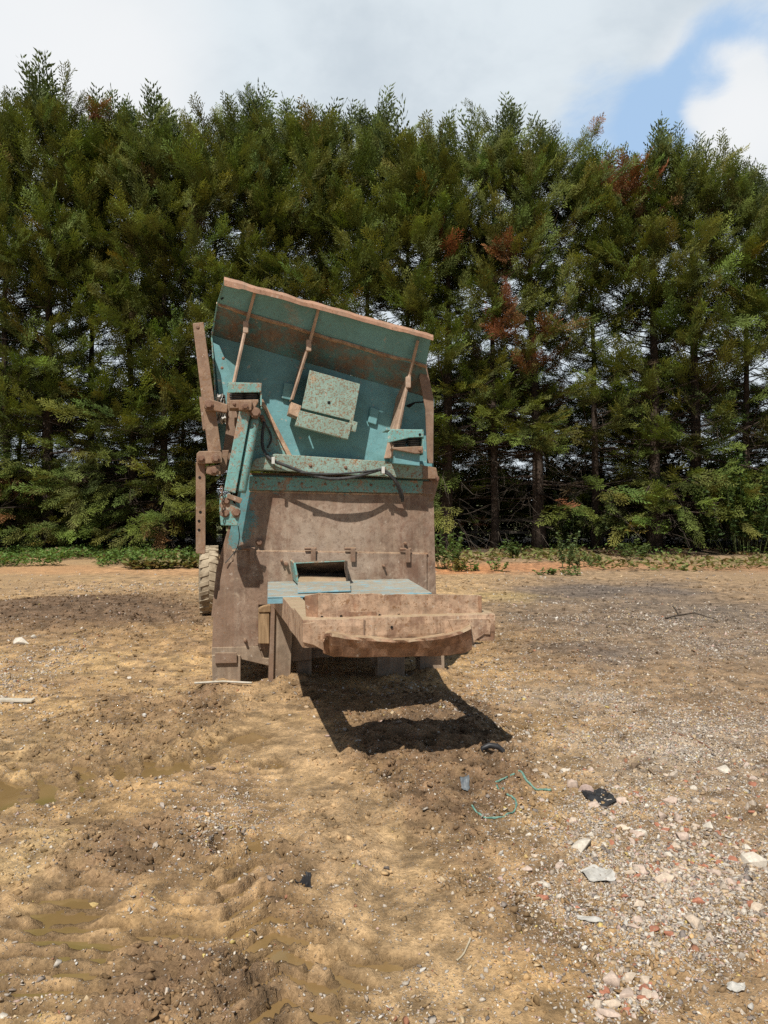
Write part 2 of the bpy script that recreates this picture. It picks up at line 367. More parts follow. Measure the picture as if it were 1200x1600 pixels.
# colours
def lerp(c, m, col): return c * (1 - m[..., None]) + np.array(col) * m[..., None]
C = np.zeros(GX.shape + (3,)); C[:] = (.385, .25, .123)
n1 = fbm(GX * .8, GY * .8, 3, 5); n2 = fbm(GX * 3.2, GY * 3.2, 9, 4); n3 = fbm(GX * 14, GY * 14, 15, 3)
C = lerp(C, sstep(.45, .7, n1) * .8, (.48, .325, .16)); C = lerp(C, sstep(.55, .35, n2) * .6, (.275, .182, .105))
right = sstep(.4, 2.2, GX - .06 * GY) ; C = lerp(C, right * .75 * (.5 + n2), (.255, .178, .115))
C = lerp(C, sstep(9, 15, GY) * .45, (.36, .25, .15))
for px, py, rx, ry, am, col in (
    (150, 890, 300, 8, .7, (.46, .255, .125)), (850, 885, 420, 9, .85, (.42, .205, .10)), (730, 890, 110, 8, .9, (.46, .21, .09)), (790, 934, 90, 9, .9, (.50, .36, .15)), (280, 940, 130, 10, .5, (.42, .30, .18)),
    (1050, 955, 330, 62, .6, (.175, .135, .105)), (960, 925, 170, 20, .85, (.115, .098, .09)), (1120, 960, 170, 20, .6, (.15, .125, .105)), (850, 965, 170, 24, .8, (.16, .115, .08)), (900, 1020, 150, 20, .8, (.14, .115, .10)), (1150, 1010, 120, 18, .6, (.17, .14, .12)), (1120, 1140, 160, 40, .25, (.40, .34, .28)),
    (1060, 1340, 220, 70, .35, (.36, .29, .225)), (1050, 1170, 160, 40, .55, (.45, .40, .34)), (900, 1090, 160, 25, .4, (.40, .34, .27)), (1010, 1200, 240, 60, .35, (.38, .31, .24)), (560, 1300, 90, 90, .45, (.46, .31, .165)), (200, 1160, 260, 60, .55, (.45, .315, .155)), (60, 1340, 120, 60, .7, (.50, .36, .19)), (470, 1180, 90, 110, .4, (.43, .29, .155)), (770, 1400, 90, 60, .3, (.24, .16, .095))):
    C = lerp(C, blob(px, py, rx, ry, .9, .6) * am, col)
C = lerp(C, band * .6, (.44, .305, .17)); C = lerp(C, np.clip(clod * (1 - band * .7) * (.45 + 1.0 * n3), 0, 1), (.185, .118, .068)); C = lerp(C, sstep(.55, .72, fbm(GX * 5.5, GY * 5.5, 91, 4)) * .45 * (GY < 9) * (1 - band * .85), (.19, .122, .07))
C = lerp(C, blob(90, 958, 270, 26, .6, .3) * .85, (.150, .098, .062)); C = lerp(C, blob(230, 975, 150, 14, .6, .3) * .7, (.15, .098, .062))
C = lerp(C, blob(640, 1120, 150, 60, .7, .4) * .55, (.13, .086, .052))  # dark mud that also deepens the tray's cast shadow in the ground colour
C = lerp(C, sstep(22.3, 24.2, GY + (n2 - .5) * 2) * .9, (.085, .062, .042))  # dark leaf litter, with the trees' shade put into its colour
C = np.where((GY > 34)[..., None], np.array((.16, .17, .07)), C)
cav = np.clip((c1 - .5) * 1.6 + (c2 - .5) * .9, -.5, .5) * (step < .08)  # hollows darker, crests lighter: crevice shade painted into the mud colour
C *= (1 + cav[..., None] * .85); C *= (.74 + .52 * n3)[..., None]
wet = sstep(WATER + .030, WATER + .004, H) * (GY < 6.2) * (GX < 1.3)
C = lerp(C, wet * .8, (.165, .105, .05)); wet = np.clip(wet + np.clip(mA + mB * .5 + mF * .6, 0, 1) * .35 + smooth * .25, 0, 1)
C = np.clip(C * np.array((1.08, 1.07, 1.04)), .01, 1)
ny, nx = GX.shape
idx = np.arange(ny * nx).reshape(ny, nx)
fc = np.stack([idx[:-1, :-1], idx[:-1, 1:], idx[1:, 1:], idx[1:, :-1]], -1).reshape(-1, 4)
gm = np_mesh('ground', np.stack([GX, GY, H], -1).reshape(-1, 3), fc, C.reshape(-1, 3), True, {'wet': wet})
def ground_mat():
    T = NT('mud'); at = T.n('ShaderNodeAttribute', attribute_name='Col'); wt_ = T.n('ShaderNodeAttribute', attribute_name='wet').outputs['Fac']
    tc = T.n('ShaderNodeTexCoord').outputs['Object']
    f = T.noise(tc, 55, 6, .72); g = T.noise(tc, 180, 3, .6); m = T.noise(tc, 9, 5, .65, .5)
    c = T.mix(.75, at.outputs['Color'], T.mix(T.ramp(f, .25, .75), (.5, .48, .45), (1.45, 1.47, 1.5)), 'MULTIPLY')
    c = T.mix(.5, c, T.mix(m, (.6, .6, .6), (1.4, 1.38, 1.35)), 'MULTIPLY')
    # grit: tiny pale and dark grains
    v = T.n('ShaderNodeTexVoronoi', feature='F1'); T.l(tc, v.inputs['Vector']); v.inputs['Scale'].default_value = 75
    gr = T.math('MULTIPLY', T.ramp(v.outputs['Distance'], .34, .22), T.ramp(T.noise(tc, 3.2, 4, .6), .36, .56))
    sep_ = T.n('ShaderNodeSeparateColor'); T.l(v.outputs['Color'], sep_.inputs[0])
    gr = T.math('MULTIPLY', gr, T.ramp(sep_.outputs[0], .42, .5))
    c = T.mix(T.math('MULTIPLY', gr, T.math('SUBTRACT', 1.0, wt_)), c, T.mix(sep_.outputs[1], (.22, .17, .13), (.62, .55, .45)))
    T.l(c, T.p.inputs['Base Color'])
    ro = T.n('ShaderNodeMapRange'); T.l(wt_, ro.inputs[0]); ro.inputs[3].default_value = .93; ro.inputs[4].default_value = .42; T.l(ro.outputs[0], T.p.inputs['Roughness'])
    T.bump(T.math('ADD', T.math('ADD', f, T.math('MULTIPLY', g, .5)), T.math('MULTIPLY', gr, .5)), .95, .014)
    return T.m
tag(link('ground', gm, ground_mat()), kind='structure')
def hz(x, y):
    x = np.atleast_1d(np.asarray(x, float)); y = np.atleast_1d(np.asarray(y, float))
    i = np.clip(np.searchsorted(gx, x) - 1, 0, nx - 2); j = np.clip(np.searchsorted(gy, y) - 1, 0, ny - 2)
    fx = (x - gx[i]) / (gx[i + 1] - gx[i]); fy = (y - gy[j]) / (gy[j + 1] - gy[j])
    return (H[j, i] * (1 - fx) + H[j, i + 1] * fx) * (1 - fy) + (H[j + 1, i] * (1 - fx) + H[j + 1, i + 1] * fx) * fy
def samp(A, x, y):
    i = np.clip(np.searchsorted(gx, x), 0, nx - 1); j = np.clip(np.searchsorted(gy, y), 0, ny - 1); return A[j, i]
def water_mat():
    T = NT('muddy_water'); tc = T.n('ShaderNodeTexCoord').outputs['Object']
    n = T.noise(tc, 3, 5, .6, .4); c = T.mix(T.ramp(n, .3, .7), (.190, .120, .050), (.245, .160, .070))
    c = T.mix(T.math('MULTIPLY', T.ramp(T.noise(tc, .9, 3), .52, .66), .55), c, (.125, .115, .03))
    T.l(c, T.p.inputs['Base Color']); T.p.inputs['Roughness'].default_value = .06; T.p.inputs['Specular IOR Level'].default_value = .5
    T.bump(T.noise(tc, 22, 2), .05, .004)
    return T.m
mb = MB(); mb.add([(-6, .5, WATER), (1.2, .5, WATER), (1.2, 6.0, WATER), (-6, 6.0, WATER)], [[0, 1, 2, 3]])
tag(mb.build('puddle_water', water_mat()), kind='structure')

# ------------------------------------------------------------------ stones
def hull(n=14, flat=.65, seed=0, jag=.25):
    r = random.Random(seed); bm = bmesh.new()
    for i in range(n):
        v = Vector((r.gauss(0, 1), r.gauss(0, 1), r.gauss(0, 1))).normalized() * (1 - jag * r.random())
        bm.verts.new((v.x * r.uniform(.85, 1), v.y * .8, v.z * flat))
    bmesh.ops.convex_hull(bm, input=bm.verts[:]); 
    for v in [v for v in bm.verts if not v.link_faces]: bm.verts.remove(v)
    bmesh.ops.triangulate(bm, faces=bm.faces[:]); bm.verts.index_update()
    vs = np.array([v.co[:] for v in bm.verts]); fs = np.array([[v.index for v in f.verts] for f in bm.faces]); bm.free()
    return vs, fs
TEMPL = [hull(11, random.uniform(.4, .75), k) for k in range(14)]
def scatter(name, X, Y, S, colr, mat, sinkf=.25, tilt=.5, templ=TEMPL):
    N = len(X); Z = hz(X, Y); a = rng.uniform(0, 2 * np.pi, N); tx = rng.normal(0, tilt, N); ty = rng.normal(0, tilt, N)
    ca, sa = np.cos(a), np.sin(a); k = rng.integers(0, len(templ), N)
    asp = rng.uniform(.65, 1.35, (N, 3)); asp[:, 2] *= .85
    V, Fc, Cc = [], [], []; off = 0
    for t, (tv, tf) in enumerate(templ):
        s = np.where(k == t)[0]
        if not len(s): continue
        p = tv[None] * asp[s][:, None] * S[s][:, None, None]
        x, y, z = p[..., 0], p[..., 1], p[..., 2]
        y, z = y * np.cos(tx[s])[:, None] - z * np.sin(tx[s])[:, None], y * np.sin(tx[s])[:, None] + z * np.cos(tx[s])[:, None]
        x, z = x * np.cos(ty[s])[:, None] - z * np.sin(ty[s])[:, None], x * np.sin(ty[s])[:, None] + z * np.cos(ty[s])[:, None]
        xx = x * ca[s][:, None] - y * sa[s][:, None] + X[s][:, None]; yy = x * sa[s][:, None] + y * ca[s][:, None] + Y[s][:, None]
        zz = z + (Z[s] + S[s] * (.5 - sinkf) * .6)[:, None]
        V.append(np.stack([xx, yy, zz], -1).reshape(-1, 3)); nv = len(tv)
        Fc.append((tf[None] + (np.arange(len(s)) * nv)[:, None, None] + off).reshape(-1, 3)); off += nv * len(s)
        Cc.append(np.repeat(colr[s], nv, 0))
    me = np_mesh(name, np.concatenate(V), np.concatenate(Fc), np.concatenate(Cc))
    return link(name, me, mat)
PAL = np.array([(.58, .52, .44), (.50, .43, .35), (.42, .36, .30), (.30, .25, .21), (.20, .17, .15), (.46, .34, .22), (.52, .40, .25), (.50, .36, .30), (.36, .17, .10), (.60, .56, .50), (.38, .31, .24), (.50, .38, .14)])
PW = np.array([.10, .12, .14, .13, .06, .12, .09, .06, .025, .06, .08, .015]); PW = PW / PW.sum()
def pick(N): return np.clip(PAL[rng.choice(len(PAL), N, p=PW)] * rng.uniform(.7, 1.05, (N, 1)), 0, .7)
stone_mat = attr_mat('stone', .88, 0, 60, .45, .25, .002)
# gravel: density by zone
zone = np.clip(.07 + 1.0 * blob(1060, 1370, 240, 190, .9) + .7 * blob(1080, 1160, 260, 90, .9) + .7 * blob(370, 1265, 90, 60, .8) + .5 * blob(900, 1080, 260, 70, .9) + .4 * blob(980, 970, 260, 60, .9) + .5 * blob(40, 1050, 80, 60, .8) + .4 * blob(640, 1560, 160, 60) + .5 * blob(40, 1560, 80, 60) + .5 * blob(280, 915, 250, 12) + .12 * blob(480, 1400, 120, 90) + .25 * blob(800, 1330, 120, 80), 0, 1.3)
zone = zone * (.35 + 1.1 * sstep(.35, .65, n2)) * (1 - .8 * np.clip(smooth + wet * .7, 0, 1))
def gravel_pts(N, smin, smax, power, ymax, ypow):
    u = rng.random(N * 8); Y = 1.9 * (ymax / 1.9) ** (u ** ypow); X = rng.uniform(-1, 1, N * 8) * (.56 * Y + .6)
    keep = rng.random(N * 8) < samp(zone, X, Y) / 1.3; X, Y = X[keep][:N], Y[keep][:N]
    S = smin * (smax / smin) ** (rng.random(len(X)) ** power); return X, Y, S * np.clip(.65 + Y * .07, .8, 1.7)
def heap_pts(px, py, sx, sy, n, s0, s1):
    a = np.array([gnd(x, y) for x, y in zip(rng.normal(px, sx, n), np.clip(rng.normal(py, sy, n), 1000, 1640))]); return a[:, 0], a[:, 1], s0 * (s1 / s0) ** (rng.random(n) ** 1.7)
xs, ys, ss = zip(heap_pts(1085, 1375, 85, 48, 5200, .005, .020), heap_pts(975, 1555, 38, 26, 700, .005, .016), heap_pts(940, 1400, 90, 60, 1800, .004, .014), heap_pts(940, 1260, 45, 22, 900, .005, .016), heap_pts(1060, 1150, 120, 45, 4200, .006, .018), heap_pts(370, 1270, 55, 45, 1700, .004, .012), heap_pts(35, 1050, 45, 40, 700, .006, .022), heap_pts(1010, 1450, 110, 60, 2200, .004, .015), gravel_pts(52000, .0045, .013, 1.4, 11, .9), gravel_pts(15000, .009, .026, 2.0, 18, .95))
gX, gY, gS = np.concatenate(xs), np.concatenate(ys), np.concatenate(ss)
tag(scatter('gravel', gX, gY, gS, pick(len(gX)), stone_mat), kind='stuff')
# soil clods
cz = np.clip(clod * 1.2 + .34 - .45 * np.clip(mA + mB + mF, 0, 1), 0.02, 1) * (1 - smooth * .8) * (1 - np.clip(wet, 0, 1) * .8)
N = 110000; Yc = 1.9 * (16 / 1.9) ** (rng.random(N) ** .95); Xc = rng.uniform(-1, 1, N) * (.56 * Yc + .5)
kp = rng.random(N) < samp(cz, Xc, Yc) * .9; Xc, Yc = Xc[kp], Yc[kp]
Sc = .0045 * (6.5 ** (rng.random(len(Xc)) ** 2.3)) * np.clip(.7 + Yc * .08, .8, 1.9)
cc_ = samp(C, Xc, Yc) * rng.uniform(.55, 1.1, (len(Xc), 1))
tag(scatter('soil_clods', Xc, Yc, Sc, cc_, attr_mat('soil', .95, 0, 70, .5, .15, .003), .3, .7, [hull(8, random.uniform(.5, .9), 70 + k, .45) for k in range(10)]), kind='stuff')
# rubble one could pick up: each its own object
def stone_obj(name, px, py, wpx, flat, col, label, cat, group, seed, n=12, asp=(1, .75), rz=None):
    X, Y = gnd(px, py); s = wpx / 2 / F * Y; z = float(hz(X, Y)[0])
    vs, fs = hull(n, flat, seed, .22); r = random.Random(seed)
    a = rz if rz is not None else r.uniform(0, 6.28)
    vs = vs * np.array((asp[0], asp[1], 1)) * s
    c, sn = math.cos(a), math.sin(a); vs = np.stack([vs[:, 0] * c - vs[:, 1] * sn, vs[:, 0] * sn + vs[:, 1] * c, vs[:, 2]], -1)
    colv = np.clip((np.array(col)[None] * .82 + np.array((.40, .30, .20)) * .18) * (np.random.default_rng(seed).uniform(.85, 1.12, (len(vs), 1))), 0, .75)
    me = np_mesh(name, vs, fs, colv)
    o = link(name, me, stone_mat, None, s * .025); o.location = (X, Y, z + s * flat * .14); o.rotation_euler = (r.uniform(-.2, .2), r.uniform(-.2, .2), 0)
    return tag(o, label, cat, group)
CREAM, WHITE, PINK, BRICK, GREY, YEL = (.56, .46, .36), (.60, .55, .47), (.50, .395, .33), (.38, .135, .08), (.36, .31, .27), (.52, .38, .15)
big_stones = [
 ('concrete_lump', 912, 1330, 44, .55, WHITE, 'large off-white rounded lump lying alone left of the brick scatter'),
 ('concrete_lump', 925, 1312, 18, .6, WHITE, 'small off-white lump touching the top of the large off-white rounded lump'),
 ('stone', 1062, 1312, 30, .75, PINK, 'angular pink stone standing among red brick bits'),
 ('stone', 1031, 1281, 22, .8, PINK, 'mauve pink stone standing upright above the brick bits on the left'),
 ('stone', 1060, 1282, 24, .7, PINK, 'pale pink stone just above the angular pink stone'),
 ('stone', 1082, 1448, 42, .5, CREAM, 'flat cream stone lying alone on bare mud below the brick scatter'),
 ('concrete_lump', 1176, 1356, 46, .6, WHITE, 'big cream slab fragment beside a red brick corner at the right edge'),
 ('brick_piece', 1143, 1351, 24, .6, BRICK, 'red brick corner touching the big cream slab fragment'),
 ('stone', 1000, 1367, 36, .4, PINK, 'flat pinkish shard left of a small red brick chip'),
 ('stone', 1040, 1379, 40, .38, CREAM, 'flat cream shard right of a small red brick chip'),
 ('brick_piece', 1027, 1366, 16, .5, BRICK, 'small red brick chip between a pinkish and a cream shard'),
 ('brick_piece', 1124, 1306, 17, .5, BRICK, 'red brick chip lying apart above the big cream slab fragment'),
 ('brick_piece', 1072, 1303, 20, .45, BRICK, 'red brick flake right of the angular pink stone'),
 ('brick_piece', 1038, 1301, 18, .45, BRICK, 'red brick flake left of the angular pink stone'),
 ('brick_piece', 1046, 1326, 20, .4, BRICK, 'thin red brick flake just below the angular pink stone'),
 ('brick_piece', 1112, 1341, 12, .5, BRICK, 'tiny red brick crumb between the pink stone and the cream slab'),
 ('stone', 894, 1232, 20, .8, PINK, 'pinkish stone leaning at the left end of the black plastic scrap'),
 ('stone', 915, 1238, 22, .8, (.40, .30, .27), 'mauve stone propping up the black plastic scrap'),
 ('stone', 972, 1258, 34, .4, PINK, 'long pinkish shard off the right end of the black plastic scrap'),
 ('stone', 928, 1265, 28, .35, PINK, 'flat pinkish shard along the front of the black plastic scrap'),
 ('stone', 835, 1343, 12, .8, CREAM, 'round cream pebble, right one of a pair on dark mud'),
 ('stone', 822, 1345, 11, .8, YEL, 'round yellowish pebble, left one of a pair on dark mud'),
 ('stone', 1042, 1342, 22, .5, WHITE, 'white stone chip under the thin red brick flake'),
 ('stone', 955, 1535, 38, .6, PINK, 'large pale pink chunk at the top of the bottom brick heap'),
 ('stone', 978, 1553, 32, .6, PINK, 'pink chunk at the right of the bottom brick heap'),
 ('stone', 985, 1530, 28, .5, CREAM, 'cream shard behind the bottom brick heap'),
 ('brick_piece', 1006, 1561, 26, .5, BRICK, 'largest red brick piece of the bottom heap'),
 ('brick_piece', 980, 1583, 16, .5, BRICK, 'small red brick piece at the front of the bottom heap'),
 ('brick_piece', 945, 1552, 16, .5, BRICK, 'small red brick piece under the large pale pink chunk'),
 ('stone', 934, 1576, 26, .5, CREAM, 'upright cream shard at the lower left of the bottom heap'),
 ('stone', 952, 1586, 34, .5, PINK, 'pink slab at the bottom edge in front of the bottom heap'),
 ('stone', 1031, 1484, 24, .55, CREAM, 'cream chunk below the flat cream stone'),
 ('stone', 1021, 1468, 20, .6, WHITE, 'white chunk just above the cream chunk below the flat stone'),
 ('stone', 994, 1446, 20, .65, PINK, 'salmon pink rounded stone left of the flat cream stone'),
 ('stone', 990, 1457, 18, .6, PINK, 'smaller salmon stone touching the salmon rounded stone'),
 ('stone', 1184, 1428, 32, .5, CREAM, 'tan stone by a brick chip at the right edge'),
 ('brick_piece', 1196, 1440, 16, .5, BRICK, 'red brick chip by the tan stone at the right edge'),
 ('stone', 1130, 1206, 34, .2, WHITE, 'flat white flake lying alone on the upper right gravel'),
 ('stone', 882, 1206, 24, .3, WHITE, 'thin white flake above and left of the black plastic scrap'),
 ('stone', 875, 1361, 20, .4, PINK, 'flat pale pink flake below the large off-white lump'),
 ('stone', 822, 1363, 26, .4, PINK, 'pinkish shard below the pair of round pebbles'),
 ('stone', 836, 1383, 20, .4, CREAM, 'cream flake near the pinkish shard below the pebble pair'),
 ('stone', 893, 1290, 20, .45, CREAM, 'cream flake above the large off-white lump'),
 ('stone', 986, 1320, 20, .6, PINK, 'small pink stone left of the red brick scatter'),
 ('stone', 33, 1010, 34, .45, WHITE, 'pale chunk on the gravelly mud near the left frame edge'),
 ('stone', 52, 1003, 18, .5, WHITE, 'white chunk right behind the pale chunk near the left frame edge'),
 ('stone', 146, 1405, 16, .5, (.50, .36, .14), 'ochre flat stone standing in the left puddle'),
 ('stone', 72, 1542, 14, .65, CREAM, 'cream round stone near the bottom left corner'),
 ('stone', 5, 1594, 22, .6, WHITE, 'pale stone cut by the bottom left corner'),
 ('stone', 328, 1202, 24, .35, (.22, .15, .10), 'brown flat clod-like stone above the gravel strip'),
 ('stone', 253, 1261, 14, .7, GREY, 'grey stone at the head of the gravel strip'),
 ('stone', 202, 1061, 12, .5, WHITE, 'white pebble, left one of two before the machine'),
 ('stone', 218, 1066, 10, .5, WHITE, 'white pebble, right one of two before the machine'),
 ('stone', 992, 1194, 26, .6, (.13, .09, .06), 'dark mud lump lying on the right gravel'),
 ('stone', 1018, 1209, 22, .6, (.17, .12, .08), 'brown mud lump lower right of the dark mud lump'),
]
for i, (nm, px, py, wp, fl, co, lb) in enumerate(big_stones):
    stone_obj(nm, px, py, wp * 1.32, fl, co, lb, 'brick' if nm.startswith('brick') else 'stone', None, 300 + i)
rr = random.Random(5); sets = {'white': [], 'brick': []}
for i in range(320):
    t = rr.random()
    if t < .62: px, py = rr.gauss(1090, 85), rr.gauss(1360, 62)
    elif t < .86: px, py = rr.uniform(820, 1190), rr.uniform(1190, 1420)
    else: px, py = rr.gauss(975, 30), rr.gauss(1555, 25)
    if not (790 < px < 1215 and 1180 < py < 1610): continue
    k = rr.random(); wp = rr.uniform(10, 19) * (1.9 if rr.random() < .22 else 1)
    if k < .20: stone_obj('brick_piece', px, py, wp * 1.05, .5, BRICK, 'small red brick crumb among the pale rubble on the right', 'brick', 'red brick crumbs in the rubble', 900 + i)
    else: stone_obj('stone', px, py, wp, rr.uniform(.4, .7), rr.choice([CREAM, CREAM, WHITE, PINK, (.50, .40, .34), (.46, .39, .32)]), 'small pale broken stone in the rubble patch on the right', 'stone', 'pale broken stones in the rubble patch', 900 + i)
# ------------------------------------------------------------------ the machine: local u across, v back, w up
TH = R(12.2); ORG = Vector((-1.45, 6.7, 0))
UX = Vector((math.cos(TH), math.sin(TH), 0)); VX = Vector((-math.sin(TH), math.cos(TH), 0))
def q(px, py, v):
    """measured spot of the photo on the machine's own upright plane v -> local (u, v, w)"""
    d = Vector(((px - HX) / F, 1, (HY - py) / F)); c = Vector((0, 0, CAMH))
    t = (v + (ORG - c).dot(VX)) / d.dot(VX); p = c + d * t - ORG
    return (p.dot(UX), v, p.z)
def plate(pts, v, th, name, mat, parent, bevel=.004, mbx=None):
    f = [q(a, b, v) for a, b in pts]; m = mbx or MB(); m.prism(f, [(x, v + th, z) for x, y, z in f])
    return m.build(name, mat, parent, bevel) if name else m
def bolt(parent, px, py, v, r=.022, h=.03, name='bolt', mat=None):
    u, _, z = q(px, py, v); m = MB(); m.tube([(u, v + .005, z), (u, v - h * .35, z)], r * 1.35, 12); m.tube([(u, v - h * .35, z), (u, v - h, z)], r, 6)
    return m.build(name, mat or M_RUSTBOLT, parent, .003)
def hole(parent, px, py, v, r=.013):
    u, _, z = q(px, py, v); m = MB(); m.tube([(u, v + .01, z), (u, v - .003, z)], r, 12); return m.build('bolt_hole', M_BLACK, parent)  # slightly proud black disc: the hole's inner shade given as colour
M_BLACK = simple('shadow_black', (.008, .007, .006), (.016, .013, .011), 20, .9)
M_RUSTBOLT = weathered('bolt_rust', 1, .3, rustc=(.22, .125, .085), dust=.6)
M_TEAL = weathered('teal_sheet', .20, .08, soft=.10, dust=.35, mscale=.8)
M_TEALSCUFF = weathered('teal_scuffed', .53, .25, dust=.4, orange=.35, mscale=1.5, paint=(.10, .28, .30), rustc=(.19, .125, .085), soft=.12, patch=.3)
M_TEALRUST = weathered('teal_rusty', .43, .36, dust=.45, paint=(.19, .42, .40))
M_SPECK = weathered('teal_speckled', .34, .46, dust=.55, paint=(.29, .43, .37), rustc=(.44, .34, .22), orange=.4)
M_LIP = weathered('lip_rust', 1, .25, rustc=(.46, .27, .18), dust=.15, orange=.5)
M_RIB = weathered('rib_rust', .93, .2, rustc=(.47, .34, .25), dust=.5)
M_FACE = weathered('face_rust', .86, .12, rustc=(.30, .212, .155), blot=.28, patch=.55, wash=.6, spot=(1.0, 0, 1.16), dust=.4, orange=.22, paint=(.12, .29, .31), dirt=(.43, .335, .25), grad=True)
M_RUST = weathered('bare_rust', .97, .2, rustc=(.275, .185, .13), patch=.3, dust=.5, orange=.2)
M_RUST2 = weathered('arm_rust', .88, .35, rustc=(.31, .205, .138), patch=.35, dust=.5, orange=.3)
M_SANDY = weathered('sandy_rust', 1, .3, rustc=(.49, .335, .225), blot=.3, patch=.6, wash=.4, dust=.95, orange=.5, dirt=(.60, .48, .35), mscale=2)
M_TORN = weathered('torn_rust', 1, .2, rustc=(.33, .19, .115), blot=.4, patch=.5, wash=.3, dust=.8, orange=.6, mscale=2)
M_LEG = weathered('leg_mud', 1, .1, rustc=(.28, .21, .15), patch=.2, dust=.6, orange=.05, dirt=(.45, .35, .25))
M_BLUE = weathered('blue_table', .14, .12, paint=(.22, .43, .52), dust=.75, mscale=1.4)
M_HOSE = simple('rubber', (.03, .032, .034), (.075, .075, .072), 30, .6)
M_TYRE = simple('dusty_tyre', (.21, .165, .11), (.42, .35, .25), 9, .95, .6, .01)
M_WOOD = None
T = NT('old_timber'); tc = T.n('ShaderNodeTexCoord').outputs['Object']; mp = T.n('ShaderNodeMapping'); mp.inputs['Scale'].default_value = (30, 30, 3); T.l(tc, mp.inputs['Vector'])
T.l(T.mix(T.ramp(T.noise(mp.outputs[0], 1, 5, .6, .6), .3, .7), (.20, .125, .065), (.42, .29, .165)), T.p.inputs['Base Color']); T.bump(T.noise(mp.outputs[0], 1.5, 4), .6, .004); M_WOOD = T.m
T = NT('white_clip'); T.p.inputs['Base Color'].default_value = (.6, .6, .56, 1); M_CLIP = T.m

root = empty('screening_machine', ORG, TH)
tag(root, 'weathered teal and rust steel screening machine standing on the mud with its hopper end raised', 'screening machine')
def bend(rows, amt=.006, s=0):
    """slight dents in a sheet"""
    out = []
    for r in rows:
        out.append([(x, y + amt * 2 * (float(fbm(np.array(x * 2.6 + s), np.array(z * 2.6), 3 + s, 3)) - .5), z) for x, y, z in r])
    return out
def sheet(a0, a1, b0, b1, va, vb, n=26, m=8):
    """from edge a (left px, right px at depth va) to edge b"""
    A0, A1, B0, B1 = (Vector(q(*a0, va)), Vector(q(*a1, va)), Vector(q(*b0, vb)), Vector(q(*b1, vb)))
    return [[tuple(A0.lerp(A1, j / n).lerp(B0.lerp(B1, j / n), i / m)) for j in range(n + 1)] for i in range(m + 1)]
# --- hopper end wall
VT, VR, VS = -.34, -.16, .09
lower = bend(sheet((332, 524), (678, 624), (338, 712), (677, 732), VS, VS, 30, 12), .012, 1)
mb = MB(); mb.grid(lower)
hop = mb.build('hopper', M_TEAL, root, smooth=False, solid=.012)
mb = MB(); mb.grid(bend(sheet((339, 479), (665, 575), (332, 524), (678, 624), VR, VS, 30, 8), .016, 2)); mb.build('flared_panel', M_TEALSCUFF, hop, solid=.01)
mb = MB(); mb.grid(bend(sheet((350, 440), (673, 530), (339, 479), (665, 575), VT, VR, 30, 6), .012, 3)); mb.build('top_panel', M_TEALSCUFF if 0 else M_TEAL, hop, solid=.01)
# lip: a ragged flange along the top edge
rows = []; a0, a1 = Vector(q(350, 440, VT)), Vector(q(674, 529.5, VT)); rl = random.Random(3)
dn = [(-.012, .012), (-.05, .016), (-.058, -.006), (-.056, -.05)]
for dv, dz in dn:
    row = []
    for j in range(61):
        t = j / 60; p = a0.lerp(a1, t); k = 1.0 if t < .08 else .55 + .25 * (1 - t)
        wv = (float(fbm(np.array(t * 14), np.array(dz * 9), 8, 3)) - .5) * .022
        row.append((p.x, p.y + dv + wv * .6, p.z + dz * (k if dz < 0 else 1) + wv))
    rows.append(row)
mb = MB(); mb.grid(rows); mb.build('top_lip', M_LIP, hop, solid=.008)
# ridge angle-iron between the two upper panels
rows = []; a0, a1 = Vector(q(338, 477, VR)), Vector(q(666, 573, VR))
for dv, dz in ((.005, .016), (-.030, .012), (-.034, -.004), (.0, -.014)):
    rows.append([tuple(a0.lerp(a1, j / 40) + Vector((0, dv + .010 * (float(fbm(np.array(j * .35), np.array(0.), 4, 2)) - .5), dz + .03 * (float(fbm(np.array(j * .22), np.array(2.), 6, 3)) - .5)))) for j in range(41)])
mb = MB(); mb.grid(rows); mb.build('ridge_flange', M_SANDY, hop)
# ribs: tall thin gussets whose front edge runs straight down from lip to foot
def rib(pt, pr, pf, wfoot, vfoot, th=.014):
    t, r_, f = q(*pt, VT - .01), q(*pr, VR - .035), q(*pf, vfoot)
    m = MB(); half = th / 2
    prof = [t, r_, f, (f[0], VS, f[2]), (r_[0] + (f[0] - r_[0]) * .30, VS, r_[2] + (f[2] - r_[2]) * .22), (r_[0], VR + .03, r_[2]), (t[0], VT + .03, t[2])]
    m.prism([(x - half, y, z) for x, y, z in prof], [(x + half, y, z) for x, y, z in prof]); o = m.build('rib', M_RIB, hop, .002)
    fl = MB(); fl.tube([Vector(t) + Vector((0, -.004, 0)), Vector(r_) + Vector((0, -.004, 0)), Vector(f) + Vector((0, -.004, 0))], [.014, .015, .016], 6); fl.build('edge_bar', M_RIB, o)
    kn = MB(); c = Vector(r_).lerp(Vector(f), .1); kn.box(c - Vector((.022, .03, .05)), c + Vector((.022, .015, .05))); kn.build('weld_plate', M_RIB, o, .006)
    return o
rib((399, 454), (386, 502), (364, 604), 0, -.30); rib((498, 482), (485, 531), (456, 624), 0, -.10); rib((653, 532), (640, 585), (612, 714), 0, -.20)
# rib foot flange on the right
plate([(622, 640), (632, 640), (617, 716), (600, 716)], -.19, .012, 'foot_flange', M_RIB, hop)
